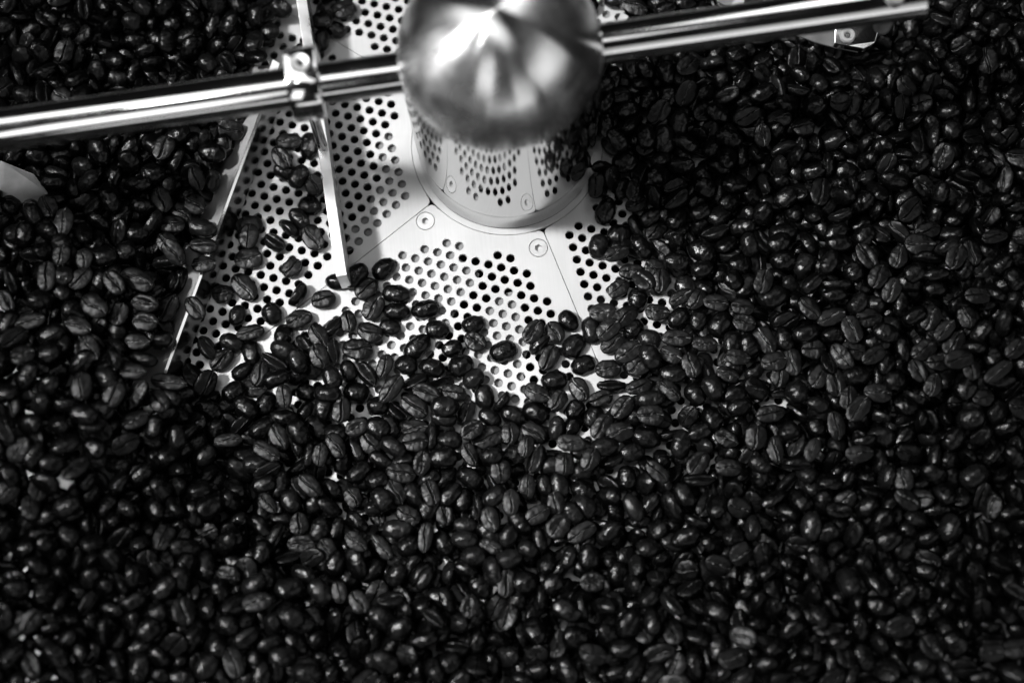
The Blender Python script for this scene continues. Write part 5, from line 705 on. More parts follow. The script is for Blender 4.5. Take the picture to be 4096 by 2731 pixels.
941,1151,95,0,172,24,  -1394,1470,96,66,-6,146,  891,-1190,176,82,-28,90,  127,-1130,90,-156,-26,79,  -1304,730,101,-59,-36,-156,  -1688,-560,255,-16,-74,138,  1637,1106,77,-114,-100,-69,  1398,-390,79,-132,-46,22,
-1251,628,53,-155,47,16,  337,-954,140,-148,11,-84,  857,-608,80,-29,28,102,  -1692,-1079,365,-41,140,-92,  -1522,-966,268,149,3,42,  -1316,-1115,179,112,4,-5,  98,-1053,105,-18,3,71,  -1595,1075,186,1,-6,124,
2017,1010,69,-94,-114,10,  -1262,-1063,237,5,130,-46,  1231,-947,149,43,6,112,  455,-1206,95,-71,39,59,  -1938,-365,374,-107,-101,-37,  1577,-424,133,28,21,-2,  1918,303,79,7,-18,-154,  1752,977,130,28,-75,-138,
-1503,1037,141,59,28,-112,  1326,-688,166,-13,-9,83,  -1620,-23,330,27,-149,-63,  -1876,998,172,-13,105,62,  -1634,1092,121,125,-98,43,  1513,148,34,-14,-15,-114,  1053,191,46,-90,-53,110,  -1584,750,157,33,-36,-104,
932,-1407,224,-10,-17,-148,  346,1344,37,-87,111,15,  -1286,-455,234,150,-54,-61,  1467,827,53,4,-27,-18,  1623,-1169,208,-65,-64,22,  -918,1419,114,-148,99,-12,  1625,-1419,220,15,-95,86,  -1168,793,134,-11,-10,133,
1512,-1446,269,-128,-14,-2,  1902,268,172,134,6,-2,  377,-1316,142,-38,-58,-106,  1198,657,33,-25,-1,-16,  1071,1249,36,-113,74,7,  -1504,818,177,-21,-66,17,  1609,-1114,131,-132,82,-59,  -1009,846,87,-59,-33,57,
718,792,61,-1,151,-15,  864,-133,29,16,30,108,  777,540,74,84,126,54,  1024,562,73,-80,68,-125,  1482,656,104,-128,-38,25,  1073,541,91,-128,-70,-101,  541,-1088,59,-23,-66,119,  -1330,108,179,45,-15,-144,
-1384,-991,262,-12,161,-67,  1155,-921,148,48,19,-119,  410,623,42,76,20,-28,  1748,-53,192,88,126,-81,  -521,-1012,67,-19,16,83,  -1234,319,153,-86,25,143,  1518,-857,75,60,28,25,  -1816,296,204,5,27,-57,
-1818,-690,315,56,-3,-14,  1035,-845,157,-34,149,21,  -1840,-519,303,-3,169,-18,  896,-1007,117,-24,14,-104,  75,-929,40,-89,-34,39,  1029,1193,40,46,8,-52,  -1630,993,176,133,102,-21,  -1383,708,148,-120,-80,9,
-1210,847,154,-55,-14,52,  2048,605,198,9,-160,-49,  -1798,-565,364,-114,-26,62,  326,1182,30,6,-3,-160,  -368,-1033,84,71,128,-21,  -1039,-1150,220,-71,114,99,  -1461,-863,292,26,166,9,  1002,1028,66,-15,161,15,
-1178,-201,96,11,-24,9,  1092,849,113,-47,-48,96,  801,-895,142,3,38,-80,  -1693,1230,149,40,41,37,  1515,-549,100,-156,30,-65,  -436,-397,35,5,43,-119,  497,-507,38,121,106,-69,  -437,-621,19,-139,113,1,
-1176,-665,177,26,-29,42,  1714,-539,160,-26,123,112,  1089,-1349,167,-10,173,40,  -76,-1071,28,-9,162,16,  2009,662,140,9,75,-116,  -1779,-726,337,-138,-9,-24,  529,-285,34,-4,-103,-144,  1265,-221,86,13,44,-112,
192,1273,16,-28,-177,0,  1145,1170,105,98,57,18,  -1895,-965,314,4,110,-70,  -1476,-497,253,-76,131,-71,  -1210,1475,116,-19,54,69,  -1263,1238,39,4,2,-119,  -982,-739,60,-66,14,-75,  -1740,995,206,51,158,31,
1777,543,191,-2,20,1,  -1610,1144,146,-2,-129,51,  870,-504,47,-83,-89,51,  1764,-162,189,-91,-92,-5,  1732,394,183,2,-93,119,  1823,-421,84,59,-24,-30,  -1464,1341,123,132,75,-31,  -1270,-544,125,65,33,36,
494,-232,31,0,-4,13,  -627,-548,36,32,9,-167,  -1848,-417,354,20,153,17,  -1483,-72,302,102,36,-54,  -1487,684,176,67,4,2,  -717,-972,147,-140,-71,-77,  -1133,-153,72,-47,-169,-31,  -1115,857,145,-149,-76,21,
135,-1090,149,14,1,151,  1617,-965,146,35,-147,-50,  960,-719,138,91,132,-45,  1872,-371,86,7,35,153,  451,-916,38,-90,116,-90,  -1402,1221,150,164,-39,36,  1042,-289,82,87,124,-95,  -139,-1054,76,-82,-150,6,
1782,477,205,-25,-156,1,  1665,-1009,207,-120,-100,71,  -1,-1026,32,-7,13,53,  -304,-1101,163,-60,0,-18,  -1071,-779,203,-4,-33,153,  -1658,-1121,283,144,-51,-41,  -474,-971,147,-50,116,-17,  -1771,1071,122,-113,-85,-2,
1521,-1268,222,-65,-7,-10,  1273,-670,154,120,69,59,  -1119,1424,93,-100,16,-53,  -1096,1365,118,-114,76,59,  -1007,840,138,-99,127,-23,  1739,1189,119,93,-125,7,  1835,837,80,-125,-61,21,  1474,19,89,-161,31,-6,
-764,-475,35,-52,-131,-35,  1008,648,159,32,12,-91,  -1473,-785,306,-71,92,53,  -1239,-1109,214,-18,43,-154,  -617,-1243,127,-117,122,41,  -1163,932,172,-9,21,-73,  917,-9,47,36,-87,94,  1380,19,86,-11,28,125,
1414,64,43,-21,-33,-22,  -1770,-1146,372,33,-6,-33,  -1234,556,78,58,-14,-118,  1340,28,33,5,47,152,  1462,1084,78,101,89,-85,  -649,-640,32,23,27,108,  681,1310,41,47,-85,128,  1504,1061,53,25,-41,-91,
1114,-412,37,14,-94,-137,  -818,-792,121,-130,30,-26,  -1119,895,115,22,3,135,  1459,-869,170,122,68,31,  -1033,-1202,166,24,160,-23,  253,-642,36,-26,8,-100,  833,261,81,119,43,-6,  1245,940,101,-117,81,83,
-1711,-120,311,-8,-141,55,  1464,-750,155,89,129,-26,  -1617,-1057,331,-148,76,27,  -1099,1281,82,-154,-39,2,  -1332,167,191,75,115,-77,  841,480,67,93,-133,-33,  751,-972,97,-116,124,-19,  -1651,1194,167,135,38,-1,
1267,1020,31,-139,57,-19,  -1911,-1034,350,-22,-13,-112,  -80,-1073,104,64,-76,-42,  -1621,-733,319,-14,91,-18,  1577,392,144,12,-24,125,  -845,1504,33,31,3,27,  1360,1117,42,84,14,9,  -1174,-523,155,-34,16,-11,
-1100,-364,41,51,37,-59,  1762,467,178,-40,-10,-131,  938,1104,58,-176,-26,24,  1472,-132,45,32,-47,-141,  -1686,840,202,-151,31,31,  963,-1347,249,-10,31,-149,  1129,749,43,-40,-128,-26,  -1853,1429,179,40,17,70,
440,-602,30,24,23,70,  1791,-948,179,12,-125,108,  1095,-1101,206,13,84,-20,  -1766,-809,325,-137,69,16,  -1020,-839,157,33,-58,-128,  -761,-1257,182,91,-48,103,  982,-1173,202,-3,56,168,  -837,-1013,138,-62,-35,112,
1324,-1080,171,-117,100,-23,  -473,-1172,109,-64,-29,3,  1256,320,136,-67,-18,2,  -1189,1129,101,-98,-76,52,  1300,-684,102,137,-97,5,  295,-1324,179,169,-27,-3,  576,-206,39,81,69,54,  -95,-1213,91,-72,114,-4,
-1666,1269,191,-137,68,67,  1535,-63,106,159,60,-5,  982,-907,145,-61,-116,-37,  1392,-48,50,44,93,0,  -1230,973,129,165,5,45,  1463,588,71,-105,-64,-79,  -780,-1028,164,-138,8,83,  487,297,37,39,19,162,
1445,-1227,224,-65,-99,0,  1449,-543,134,-63,63,47,  -1519,-631,283,134,44,-51,  -1408,-60,302,115,-85,26,  -1656,985,96,-8,5,73,  1624,842,131,127,-100,-12,  1841,468,170,-34,-19,120,  681,-995,138,5,66,-14,
1651,-378,139,-97,122,-18,  -1314,-522,215,-141,72,-40,  -1476,1125,138,-55,75,22,  1259,-879,139,-28,131,45,  1092,-1388,206,-11,176,-6,  -39,-1276,92,140,94,4,  495,-1151,121,54,52,84,  1817,-783,163,-33,-70,119,
-1744,1429,161,30,-133,87,  -1644,-745,231,-13,162,-41,  1572,-631,134,101,27,-97,  -1579,1266,180,8,21,-122,  1006,479,93,-94,37,-94,  1890,792,97,-21,122,6,  486,-596,76,27,118,46,  175,-661,35,-6,1,156,
715,-558,84,-9,-114,63,  1184,-1039,119,-8,136,7,  1434,-673,167,-50,-147,-75,  1119,-1291,149,-46,163,42,  -1662,1097,184,28,44,76,  1546,-851,134,78,21,113,  -1632,-452,328,-124,2,-3,  26,-887,34,-132,-24,38,
957,911,18,-144,80,-10,  1890,-182,133,-27,-37,-112,  1406,113,72,-94,12,-45,  898,326,73,-1,149,4,  2089,1056,134,5,-3,-94,  1023,927,31,-19,-35,134,  -164,-398,18,-111,-141,-1,  -1542,863,184,-120,38,100,
-936,-1028,235,-12,-123,-77,  -1556,1553,162,-38,-129,77,  1134,-662,117,89,-123,-86,  -639,-1074,168,25,54,-97,  -1941,-750,298,-163,3,-60,  -1808,585,244,-50,-110,-29,  -578,1475,23,61,-162,38,  -1750,333,189,19,3,144,
209,1340,17,23,178,0,  931,-1127,152,82,145,2,  -861,-196,16,-132,122,1,  786,1288,68,-6,-1,43,  1756,-912,124,-93,4,5,  1173,-526,38,70,-44,-72,  856,1113,100,48,-3,-54,  166,-1229,90,15,32,115,
-694,-885,97,48,-55,124,  271,1312,34,-157,36,58,  1738,-79,146,96,71,-21,  581,479,89,5,-77,46,  -1626,1411,170,136,-61,-25,  -1619,857,155,-26,159,-80,  1509,767,96,-100,83,-66,  38,-1326,148,16,-153,0,
840,557,104,-86,30,-22,  -298,-647,18,168,64,-1,  1038,-1285,168,111,46,-21,  -1102,1463,102,61,-20,-59,  -755,-1155,197,159,30,46,  -925,-1122,218,-124,122,26,  654,299,55,-92,-73,-77,  -1495,1441,181,50,28,82,
-1465,563,211,65,134,91,  1488,957,52,-35,-11,2,  -1520,-694,301,31,98,-52,  -1756,730,198,-24,-10,-22,  2004,154,146,-13,72,-112,  1272,1099,15,-168,-64,-1,  464,717,34,-7,1,138,  1189,-47,32,38,-6,-28,
311,-1211,140,96,123,-34,  1317,419,130,-13,-95,20,  -1798,-233,319,158,14,-27,  -130,-1153,123,-156,-2,-53,  1616,856,83,33,-38,-135,  807,-966,154,-29,117,-114,  1378,768,77,17,-12,-117,  -1246,1384,112,-77,74,-88,
445,363,16,-26,-178,0,  867,973,103,103,-25,23,  1623,-455,134,-119,62,34,  -1858,878,192,63,-58,-17,  873,771,69,-59,137,7,  -1774,1361,149,-74,78,-56,  1651,-1209,254,56,-2,-61,  1007,-1104,186,83,82,108,
-1137,-205,21,-101,-139,18,  1892,-466,127,13,-19,-20,  822,382,75,57,-154,36,  -573,-1212,178,-60,-91,9,  -1956,-658,344,5,-37,161,  473,539,31,80,-121,-74,  -1686,172,305,-100,-70,34,  725,665,114,144,-41,-15,
-1641,-280,341,9,148,69,  726,1337,75,74,-104,-55,  -1281,-1203,256,-147,16,31,  1796,-448,119,-140,-20,10,  294,-582,39,-45,-51,138,  1824,679,173,2,-60,-14,  383,-1087,190,112,113,0,  -1071,1041,33,17,7,-130,
-1670,1509,152,-93,-145,-30,  -1656,-1154,366,-75,-29,-13,  -1043,-580,121,48,102,-108,  -1269,1329,46,-113,106,49,  626,1308,69,-110,-12,-71,  -1073,824,63,97,-108,35,  1178,83,102,-116,50,9,  1065,21,63,142,-34,-12,
1809,189,99,29,168,27,  -1275,589,124,-62,-6,-32,  -1791,1213,99,-76,14,99,  450,-990,54,-135,82,42,  1811,-991,211,62,9,11,  258,-1007,133,-51,-1,103,  -1553,208,276,-40,-132,-9,  -1478,234,276,-128,32,-31,
1618,459,126,69,154,-60,  -1923,-703,364,-138,68,-7,  2104,830,159,128,-108,41,  1039,-1059,155,112,96,-69,  848,1270,23,150,67,-5,  246,-949,52,-4,-37,95,  1850,-589,141,-21,31,-66,  1547,-635,51,-25,130,-104,
-388,-1233,105,120,-48,-63,  664,-1203,132,82,93,39,  -1718,-739,301,117,-74,8,  783,-796,124,-101,121,-44,  -1429,424,221,134,-52,-18,  -1110,-506,150,120,-59,-75,  881,438,50,-40,-51,40,  -29,-800,63,-78,-138,23,
2029,428,125,24,106,98,  -248,-834,82,-107,55,-76,  1310,-308,96,-95,-92,23,  1020,208,64,-136,4,-95,  -1832,1293,125,22,-172,-12,  -929,-1064,189,-31,-8,47,  -1068,-628,134,57,-34,96,  2037,736,172,-41,168,-23,
1374,-658,108,63,89,-73,  561,-1035,98,-19,60,85,  -1861,-1009,355,-2,-109,44,  1793,915,177,26,-16,19,  -1609,1252,135,17,3,139,  -494,-827,99,-65,153,7,  -1722,716,136,-139,42,-90,  1119,-542,32,-30,-18,81,
1095,-589,111,17,61,-98,  1761,-859,148,-165,-29,-38,  -1583,1187,171,20,-92,24,  1068,-667,152,-10,-162,74,  1684,-188,180,151,52,46,  1584,649,140,117,-20,68,  -1810,1268,192,37,68,21,  706,-630,83,-29,55,-71,
-1947,632,251,-63,-110,64,  1370,663,98,-18,-135,5,  -1172,778,184,97,70,36,  1668,-1396,259,145,32,-34,  1888,1071,138,-126,-60,10,  721,-1016,157,-82,57,69,  -1876,-680,336,25,116,55,  -1141,980,109,-7,-70,-98,
407,-827,95,5,-151,54,  -989,1204,76,-128,-36,-58,  -1457,-677,268,-81,-112,-27,  -1370,-377,205,-164,-10,17,  -1683,-254,388,3,-34,-29,  1726,-198,144,-77,61,-2,  -1155,-1088,267,68,-159,-16,  -1696,441,251,79,8,-21,
912,-757,37,101,109,-68,  1343,89,45,-71,29,66,  -1634,142,253,122,26,129,  593,672,39,-51,25,120,  1331,1046,23,147,-99,5,  1325,762,119,35,18,-10,  790,-701,105,45,13,-92,  1798,157,132,-138,-61,-60,
-1876,92,311,-25,81,-122,  1187,-768,153,-34,147,-25,  -1745,-626,333,33,135,-49,  1964,207,153,44,-173,-16,  -1968,-464,347,-32,-20,146,  953,448,64,-49,-144,8,  824,23,28,131,-60,-16,  540,-710,38,-125,-56,-25,
976,-256,52,125,-107,13,  -1788,31,326,65,-135,-44,  -1841,-1051,389,33,-166,-26,  1170,-144,75,-94,66,-28,  -1323,519,167,-9,-36,-24,  1767,-11,131,39,50,-55,  1619,-1008,192,-36,27,-10,  -1583,1323,134,4,-69,25,
-1798,825,185,52,-37,-73,  798,-1218,189,149,37,-29,  1054,676,122,-122,-26,-61,  -419,-946,49,148,-94,-22,  -383,-1177,134,83,82,-122,  1230,757,108,-10,143,-10,  1104,-1158,169,-46,114,77,  1332,-165,60,-76,-54,-90,
420,-1080,140,53,22,69,  -1131,-1089,165,-67,-1,76,  892,-1243,217,34,106,-23,  1385,-418,133,-22,-177,24,  449,-763,74,-13,142,-31,  1861,368,179,-19,-33,60,  1021,407,68,-28,-154,32,  1138,-455,53,-71,-85,-41,
1582,799,114,15,7,-67,  859,425,103,162,56,-36,  -1046,-634,75,33,-51,-96,  1210,1167,85,50,-154,11,  921,-1257,192,61,-87,-67,  808,469,28,-98,117,9,  1643,-1285,160,-7,-3,-170,  -1070,-845,159,-21,130,-47,
1789,697,175,98,75,55,  -1483,159,244,-3,-25,40,  1297,-383,39,135,66,-85,  -668,-322,34,79,-116,37,  -1699,1055,139,-7,-3,42,  -734,-1190,154,-131,48,-64,  -1432,906,157,122,55,27,  -924,-538,29,4,3,-97,
-1838,566,147,-46,164,-22,  -1067,853,172,-47,-90,-1,  -1625,771,188,19,144,75,  -1765,898,190,121,21,13,  965,996,119,34,-147,32,  -1810,188,324,-112,-90,-32,  1584,-1192,264,-84,57,-7,  805,-1268,171,-43,2,-145,
942,767,40,79,-117,39,  -1627,928,139,-29,-49,-119,  751,-1275,205,-157,-19,-40,  1061,484,88,-58,85,53,  -226,-977,70,-73,87,97,  -1869,-611,358,-129,18,45,  1511,-129,90,163,-15,1,  439,787,66,-115,121,-36,
-1692,-329,364,86,115,43,  1623,-556,164,-27,-58,-14,  -1538,1098,146,47,-9,111,  -1777,-437,405,-3,10,-156,  -189,-1176,126,116,82,65,  -1800,113,290,144,-19,3,  -1689,649,188,28,23,103,  -1872,-532,266,10,-48,-142,
900,-623,34,167,-11,58,  -1704,-827,277,-42,21,22,  -1574,-1028,253,71,66,0,  -138,-971,70,-15,3,165,  1327,-1418,207,33,-12,150,  1328,-1455,254,-66,57,123,  -1796,-991,363,33,86,12,  -1427,-783,310,54,-57,-36,
-1739,209,304,-10,6,19,  710,-819,106,163,30,-23,  1625,347,175,-68,115,-22,  1852,-285,169,-157,51,-27,  -1226,-394,215,68,101,-74,  743,1141,104,-154,-88,4,  1382,-344,88,51,36,8,  8,-566,33,-29,17,-73,
1787,-592,177,78,-85,-10,  196,-557,27,-143,44,-16,  -1075,1004,138,-136,112,-14,  -1624,-821,329,87,78,10,  -1674,374,253,72,135,-10,  1112,-194,47,98,-45,74,  -1418,-511,232,37,148,20,  -954,953,70,167,23,5,
869,586,128,97,-124,19,  1004,-1414,205,39,129,-8,  1662,348,142,-109,51,-42,  -1723,322,263,103,-48,-80,  1944,8,140,93,130,43,  -1607,-1145,305,106,-138,-40,  -1276,1420,157,-80,-152,40,  629,617,79,62,-128,88,
-394,-778,23,150,-48,-6,  942,197,58,20,4,86,  1196,-1447,174,-48,-163,12,  -745,-831,93,-17,-138,-40,  -939,-457,20,108,-122,-20,  1106,486,35,18,-1,-33,  -1707,772,204,-49,-52,142,  932,-654,93,57,18,35,
787,-146,34,20,-21,-121,  -1807,1136,199,31,39,23,  885,655,143,-134,33,-17,  580,709,113,131,-118,16,  -1201,523,131,-20,135,-84,  -1526,-898,311,120,-23,-119,  1760,-551,98,2,-119,-114,  -1601,804,201,56,-67,41,
1040,-1405,144,6,-92,52,  362,-1272,171,-153,-46,22,  -1204,1530,33,-43,-132,52,  -1874,-155,358,-6,32,-88,  -1197,921,114,68,-76,-38,  -1585,1488,185,-28,10,-150,  1616,718,126,6,-36,4,  1628,-143,88,20,-2,32,
-1707,-489,371,2,22,92,  503,-813,68,174,-21,-19,  -910,1211,82,13,118,120,  896,-1302,246,-130,21,41,  -1666,-432,394,-31,17,-109,  827,640,98,-91,124,-76,  -1555,570,197,134,-41,15,  -1477,-940,339,96,48,81,
1680,872,158,-55,12,-87,  -1860,-540,359,-48,3,-14,  -1341,398,107,44,-153,38,  -1061,987,39,-75,143,62,  1311,-1042,88,-42,-37,146,  -1736,394,236,-5,88,-8,  1235,-277,35,3,-2,107,  -1191,-11,35,5,40,108,
1599,-1049,148,143,1,-28,  1014,-112,46,-12,104,-7,  529,833,70,-143,-10,-15,  -1076,-660,181,163,34,58,  -898,1453,30,109,109,52,  -1558,1353,196,85,143,-9,  518,293,58,-74,-137,32,  1186,501,109,-13,153,19,
-1213,-732,238,-102,-76,3,  -1200,1424,148,-111,-67,1,  -237,-1015,128,-134,-71,-23,  -1798,-286,364,76,-133,-8,  1593,-1437,232,-85,43,1,  -1657,1427,143,-32,16,-49,  -406,-833,97,52,-153,-48,  -1887,-470,348,90,3,151,
1388,-471,101,-30,62,-163,  1796,419,206,-103,64,20,  959,1166,45,12,84,-72,  778,691,113,41,-70,51,  1958,100,171,-29,82,125,  945,-999,123,127,-65,-101,  808,1012,61,-64,-146,-8,  1146,-966,167,-143,86,57,
1224,-115,70,19,20,158,  -1639,-350,347,105,120,50,  287,-903,92,-120,128,12,  1199,419,120,6,13,66,  507,-1083,123,136,-23,-28,  -155,-1097,138,77,31,-54,  -1944,-627,292,-25,33,-56,  -1720,1310,174,42,24,-117,
-230,-1093,134,-92,-82,25,  -1768,934,225,164,-55,29,  1211,-376,93,-71,148,-7,  474,712,97,-128,72,9,  -267,-1188,126,173,-47,-18,  1558,-1499,232,90,21,-8,  -1702,937,106,42,154,42,  1184,-303,59,98,149,-8,
-1601,-953,357,137,18,44,  996,-627,135,73,135,-19,  219,-1314,144,-49,168,9,  -1845,46,312,142,72,19,  1485,-901,133,-14,96,-91,  -659,-397,35,-90,-106,-1,  -1453,937,186,134,-78,89,  -1238,-447,204,15,-62,8,
1083,-770,182,24,34,171,  -1900,-571,313,151,-75,58,  1272,-810,139,-78,52,144,  369,-1049,117,-107,-45,16,  -1360,-991,221,-42,16,130,  971,814,85,13,-165,18,  1839,-223,186,83,-138,38,  179,-864,78,174,-8,-43,
38,-914,94,-124,48,-30,  1801,246,148,55,-12,-138,  151,-1204,157,104,98,-98,  -1157,-1155,242,29,138,66,  816,900,55,27,81,-116,  1666,-224,127,-83,6,85,  -226,-720,58,148,94,14,  1566,5,120,49,3,156,
-1725,1131,130,35,137,71,  376,-775,49,-52,103,30,  1017,1176,89,145,-13,-22,  1525,-1220,242,-38,-110,-111,  -1569,493,233,-120,77,6,  2016,816,182,75,144,49,  1910,-174,171,97,88,-25,  -1851,937,183,91,-13,25,
-620,-746,71,-130,-17,20,  1547,712,135,8,31,-88,  -1868,1543,136,47,-163,16,  1741,-1337,242,-32,173,19,  243,-1087,124,41,-133,-8,  759,-1058,159,-78,-91,-20,  665,-708,133,113,85,-5,  -1771,901,119,-8,4,-4,
2124,974,147,54,-149,19,  1278,-520,137,-151,18,-5,  1600,-353,149,-19,113,-60,  -1324,-116,222,-8,-3,-2,  351,-1118,161,-17,-21,-72,  607,550,116,-165,-25,58,  2012,1048,125,79,-92,13,  -1830,811,121,6,-155,-82,
-1497,1518,131,-115,-45,122,  1378,-1319,180,101,136,-22,  -632,-773,121,-119,92,-19,  426,-592,81,-28,132,-11,  -1133,-1196,193,-28,150,-84,  -1565,-368,349,-29,79,-60,  -1962,-576,352,11,64,21,  -1053,1082,145,-58,-5,-39,
801,165,36,109,87,-28,  1575,-698,162,-32,164,-34,  1465,232,120,-19,-54,115,  1131,-1444,220,-67,145,15,  1566,665,66,-151,-86,-2,  2062,927,116,-142,24,5,  1466,-479,106,-15,-37,89,  -691,-974,24,162,37,-16,
-945,1474,76,168,36,-22,  86,-761,46,49,98,-85,  -1840,305,296,-97,-62,37,  -1403,857,201,131,35,63,  -1118,1296,126,-36,165,-9,  564,1009,55,113,121,-5,  -1648,443,280,-6,-141,5,  -1565,-100,298,-165,6,46,
-1855,805,208,68,-42,-29,  -1657,1197,108,2,-34,11,  831,-620,127,119,95,56,  -428,-1176,181,90,25,124,  1054,1046,33,22,152,-81,  -1556,700,210,60,107,38,  1082,1227,99,-15,21,-87,  1811,1033,157,96,-151,-13,
1283,-427,95,-87,-4,-56,  -832,-392,35,21,-87,-120,  772,-611,96,82,-83,96,  1311,494,89,-158,24,2,  572,-1134,130,68,32,-107,  452,796,32,0,0,38,  -1735,-370,359,-82,90,-28,  779,485,108,-62,-165,-26,
-1807,1479,131,-97,-130,61,  -1752,1029,157,-88,-135,-57,  1144,-359,91,83,114,22,  -1744,577,204,-76,-98,29,  -119,-428,41,-151,-17,69,  1251,6,38,56,34,-107,  -1254,816,101,106,96,-75,  243,-1250,168,158,6,11,
1,-1277,155,-15,138,-111,  828,860,97,-129,8,75,  -1104,-921,213,140,-52,-25,  -1403,1168,114,-33,-175,-3,  1331,-29,97,-150,7,-37,  2079,582,69,-123,-124,5,  1227,-4,67,-3,127,78,  1274,447,100,-131,6,-80,
-1886,345,286,-156,13,-13,  -1048,-462,105,87,-66,10,  1388,-1189,122,29,-78,-141,  -1520,785,205,2,136,52,  1277,392,134,5,124,45,  1720,-1170,249,155,24,11,  888,486,112,150,14,-18,  587,-1378,165,32,136,5,
913,-882,42,150,95,-23,  1474,-1401,220,16,-2,-64,  -32,-906,85,-7,90,-92,  -994,-1087,209,-132,114,16,  949,466,32,3,6,36,  1600,-574,81,137,46,34,  1784,-480,171,15,-5,152,  -997,1002,111,-38,94,-6,
-1316,256,140,160,19,29,  -119,-1300,115,90,9,-124,  -1875,-751,297,86,-66,-41,  1357,1167,35,-17,129,-117,  -1406,-735,281,-97,-29,137,  1706,910,180,111,-108,-23,  496,628,63,-171,20,-33,  -1819,1009,146,12,-40,-65,
1404,388,133,96,-85,1,  459,-687,42,11,-81,-67,  -591,-672,60,-45,-8,51,  1406,593,91,97,-26,98,  -1587,-785,277,147,-58,18,  1510,205,68,-2,173,-27,  -1701,-697,331,-17,-116,77,  -1658,-911,346,-39,132,105,
-1637,448,223,-19,-26,57,  -407,-1041,163,104,-128,64,  79,-867,73,54,-108,-88,  1278,308,74,-73,84,-62,  1629,-702,108,17,76,-37,  1089,-1280,197,131,-92,-8,  -125,1167,17,16,179,0,  1861,-641,172,163,12,-58,
-86,-840,83,13,74,121,  -1763,759,220,171,-11,16,  1071,1066,93,-21,11,23,  -1011,-766,181,30,18,-97,  78,-1152,72,80,-112,61,  1703,100,105,-5,11,-113,  902,837,115,-3,-30,7,  -1112,-1224,235,-163,-11,16,
-1644,1562,194,167,7,-36,  -1535,1237,165,77,-25,-138,  -1805,626,192,42,59,46,  1174,-1095,161,-12,-20,147,  -1027,-954,221,150,59,-8,  324,1059,20,-144,80,-10,  198,-1244,117,-92,-130,47,  449,1007,56,-29,44,-122,
1851,753,155,-87,-85,46,  -448,-1053,117,-18,-170,-16,  -1481,-902,245,153,-85,-15,  -1701,1028,181,143,-74,-38,  1767,-756,104,-153,76,10,  -1832,435,231,113,-68,84,  -1480,480,228,97,97,-5,  -1412,738,190,146,76,31,
1846,-448,160,-93,-128,50,  1692,-1435,237,-94,-19,26,  1154,-362,36,103,-59,-13,  1808,-654,146,56,5,159,  -1728,108,340,-9,-12,-29,  -856,-1038,195,-64,-145,23,  1241,-149,99,67,-156,-38,  2146,1049,97,80,-99,-41,
-1423,661,217,135,-64,-62,  -891,-1081,252,17,-140,25,  1046,1119,124,-83,76,-16,  -1743,1271,176,-138,-27,-41,  -1839,674,245,99,12,67,  385,562,30,-23,20,-66,  -1788,1543,173,30,-21,-151,  1415,814,90,-7,-134,49,
702,587,93,-144,8,-36,  -1586,466,295,134,-76,11,  715,747,99,-88,119,-8,  2174,1084,130,-18,-151,42,  1074,1118,41,-38,101,-13,  1300,49,105,163,-42,-33,  -1434,1455,145,-114,53,-57,  1153,133,83,-146,-26,-51,
976,-749,87,-7,115,-19,  809,-1085,197,-118,-81,-73,  -1343,787,212,-70,-114,-52,  -915,-1217,217,105,57,-12,  975,894,106,-126,-56,39,  -1001,-164,28,-48,152,-4,  -1480,-1141,303,-21,-2,-156,  -1072,1524,96,29,106,94,
1175,-73,75,97,-10,50,  1281,-1416,245,-60,148,-14,  512,386,34,-67,43,-62,  -1876,239,258,-148,65,-21,  -1285,285,184,150,41,-7,  1882,-530,174,101,57,-34,  1980,310,167,150,-23,85,  -1531,1139,193,128,54,-20,
439,-298,28,5,-2,140,  -584,-803,86,-43,155,-40,  -1481,151,195,-32,-19,7,  -1386,944,207,-35,-47,-112,  635,407,34,-9,-133,0,  664,650,29,1,-1,78,  -529,-1078,142,133,68,13,  410,-428,32,30,-14,-21,
1295,-924,168,48,-150,-18,  -974,-1185,195,157,5,-76,  1723,-277,127,100,132,10,  1444,-83,61,-131,93,6,  1472,-1087,201,-26,37,-36,  -1865,1522,198,38,22,170,  1073,-343,43,21,-37,-66,  871,183,85,-13,-164,31,
-1822,120,356,-11,163,-6,  -304,-1224,186,-66,149,54,  -1772,-890,379,-3,-20,50,  -1620,37,388,174,17,6,  -1499,-244,316,-21,2,-57,  -1722,523,278,-127,-104,9,  -1823,-343,397,-11,7,160,  -1404,1,348,-58,-68,93,
1822,858,193,116,54,6,  -1706,-75,393,-4,-3,-44,  -1470,-239,352,27,-16,132,  -862,1179,135,39,146,-40,  913,1250,120,118,4,-58,  -1753,-252,409,33,-3,172,  -705,-764,121,97,-145,-10,  -1742,-130,409,21,-30,-83,
-1675,-325,412,82,-143,-32,  -1681,-210,411,29,156,24,  -973,897,138,17,-27,154,  -1456,832,220,-119,92,-5,  -1861,-7,399,25,-14,-27,  572,-462,64,92,-136,-18,  -1820,-283,422,23,-21,-14,  -1849,51,407,-143,52,-6,
1914,-74,176,119,16,31,  -1887,-118,400,-47,-47,77,  -1296,-236,260,125,97,23,  -1224,-272,213,128,-104,-25,  -327,-1157,191,173,27,-15,  228,-1017,165,127,-35,36,  -1622,-85,403,-62,144,34,  -1769,848,233,-107,-47,37,
528,769,107,-60,8,56,  -463,-1229,202,174,19,32,  -1395,512,225,-2,-38,56,  1023,-1273,230,-1,27,81,  165,-1178,203,5,-2,154,  157,-1318,189,4,-10,-115,  855,-1164,221,44,-157,-70,  -413,-1071,207,160,8,14,
-1909,-90,429,-14,29,-110,  -1953,282,315,-2,-153,22,  -1854,-421,409,-5,-1,32,  -1912,-896,402,28,2,51,  -1565,-279,344,-110,122,-66,  320,1272,57,-1,-6,175,  -1762,-383,421,-80,-148,10,  -1820,-32,433,114,-32,-32,
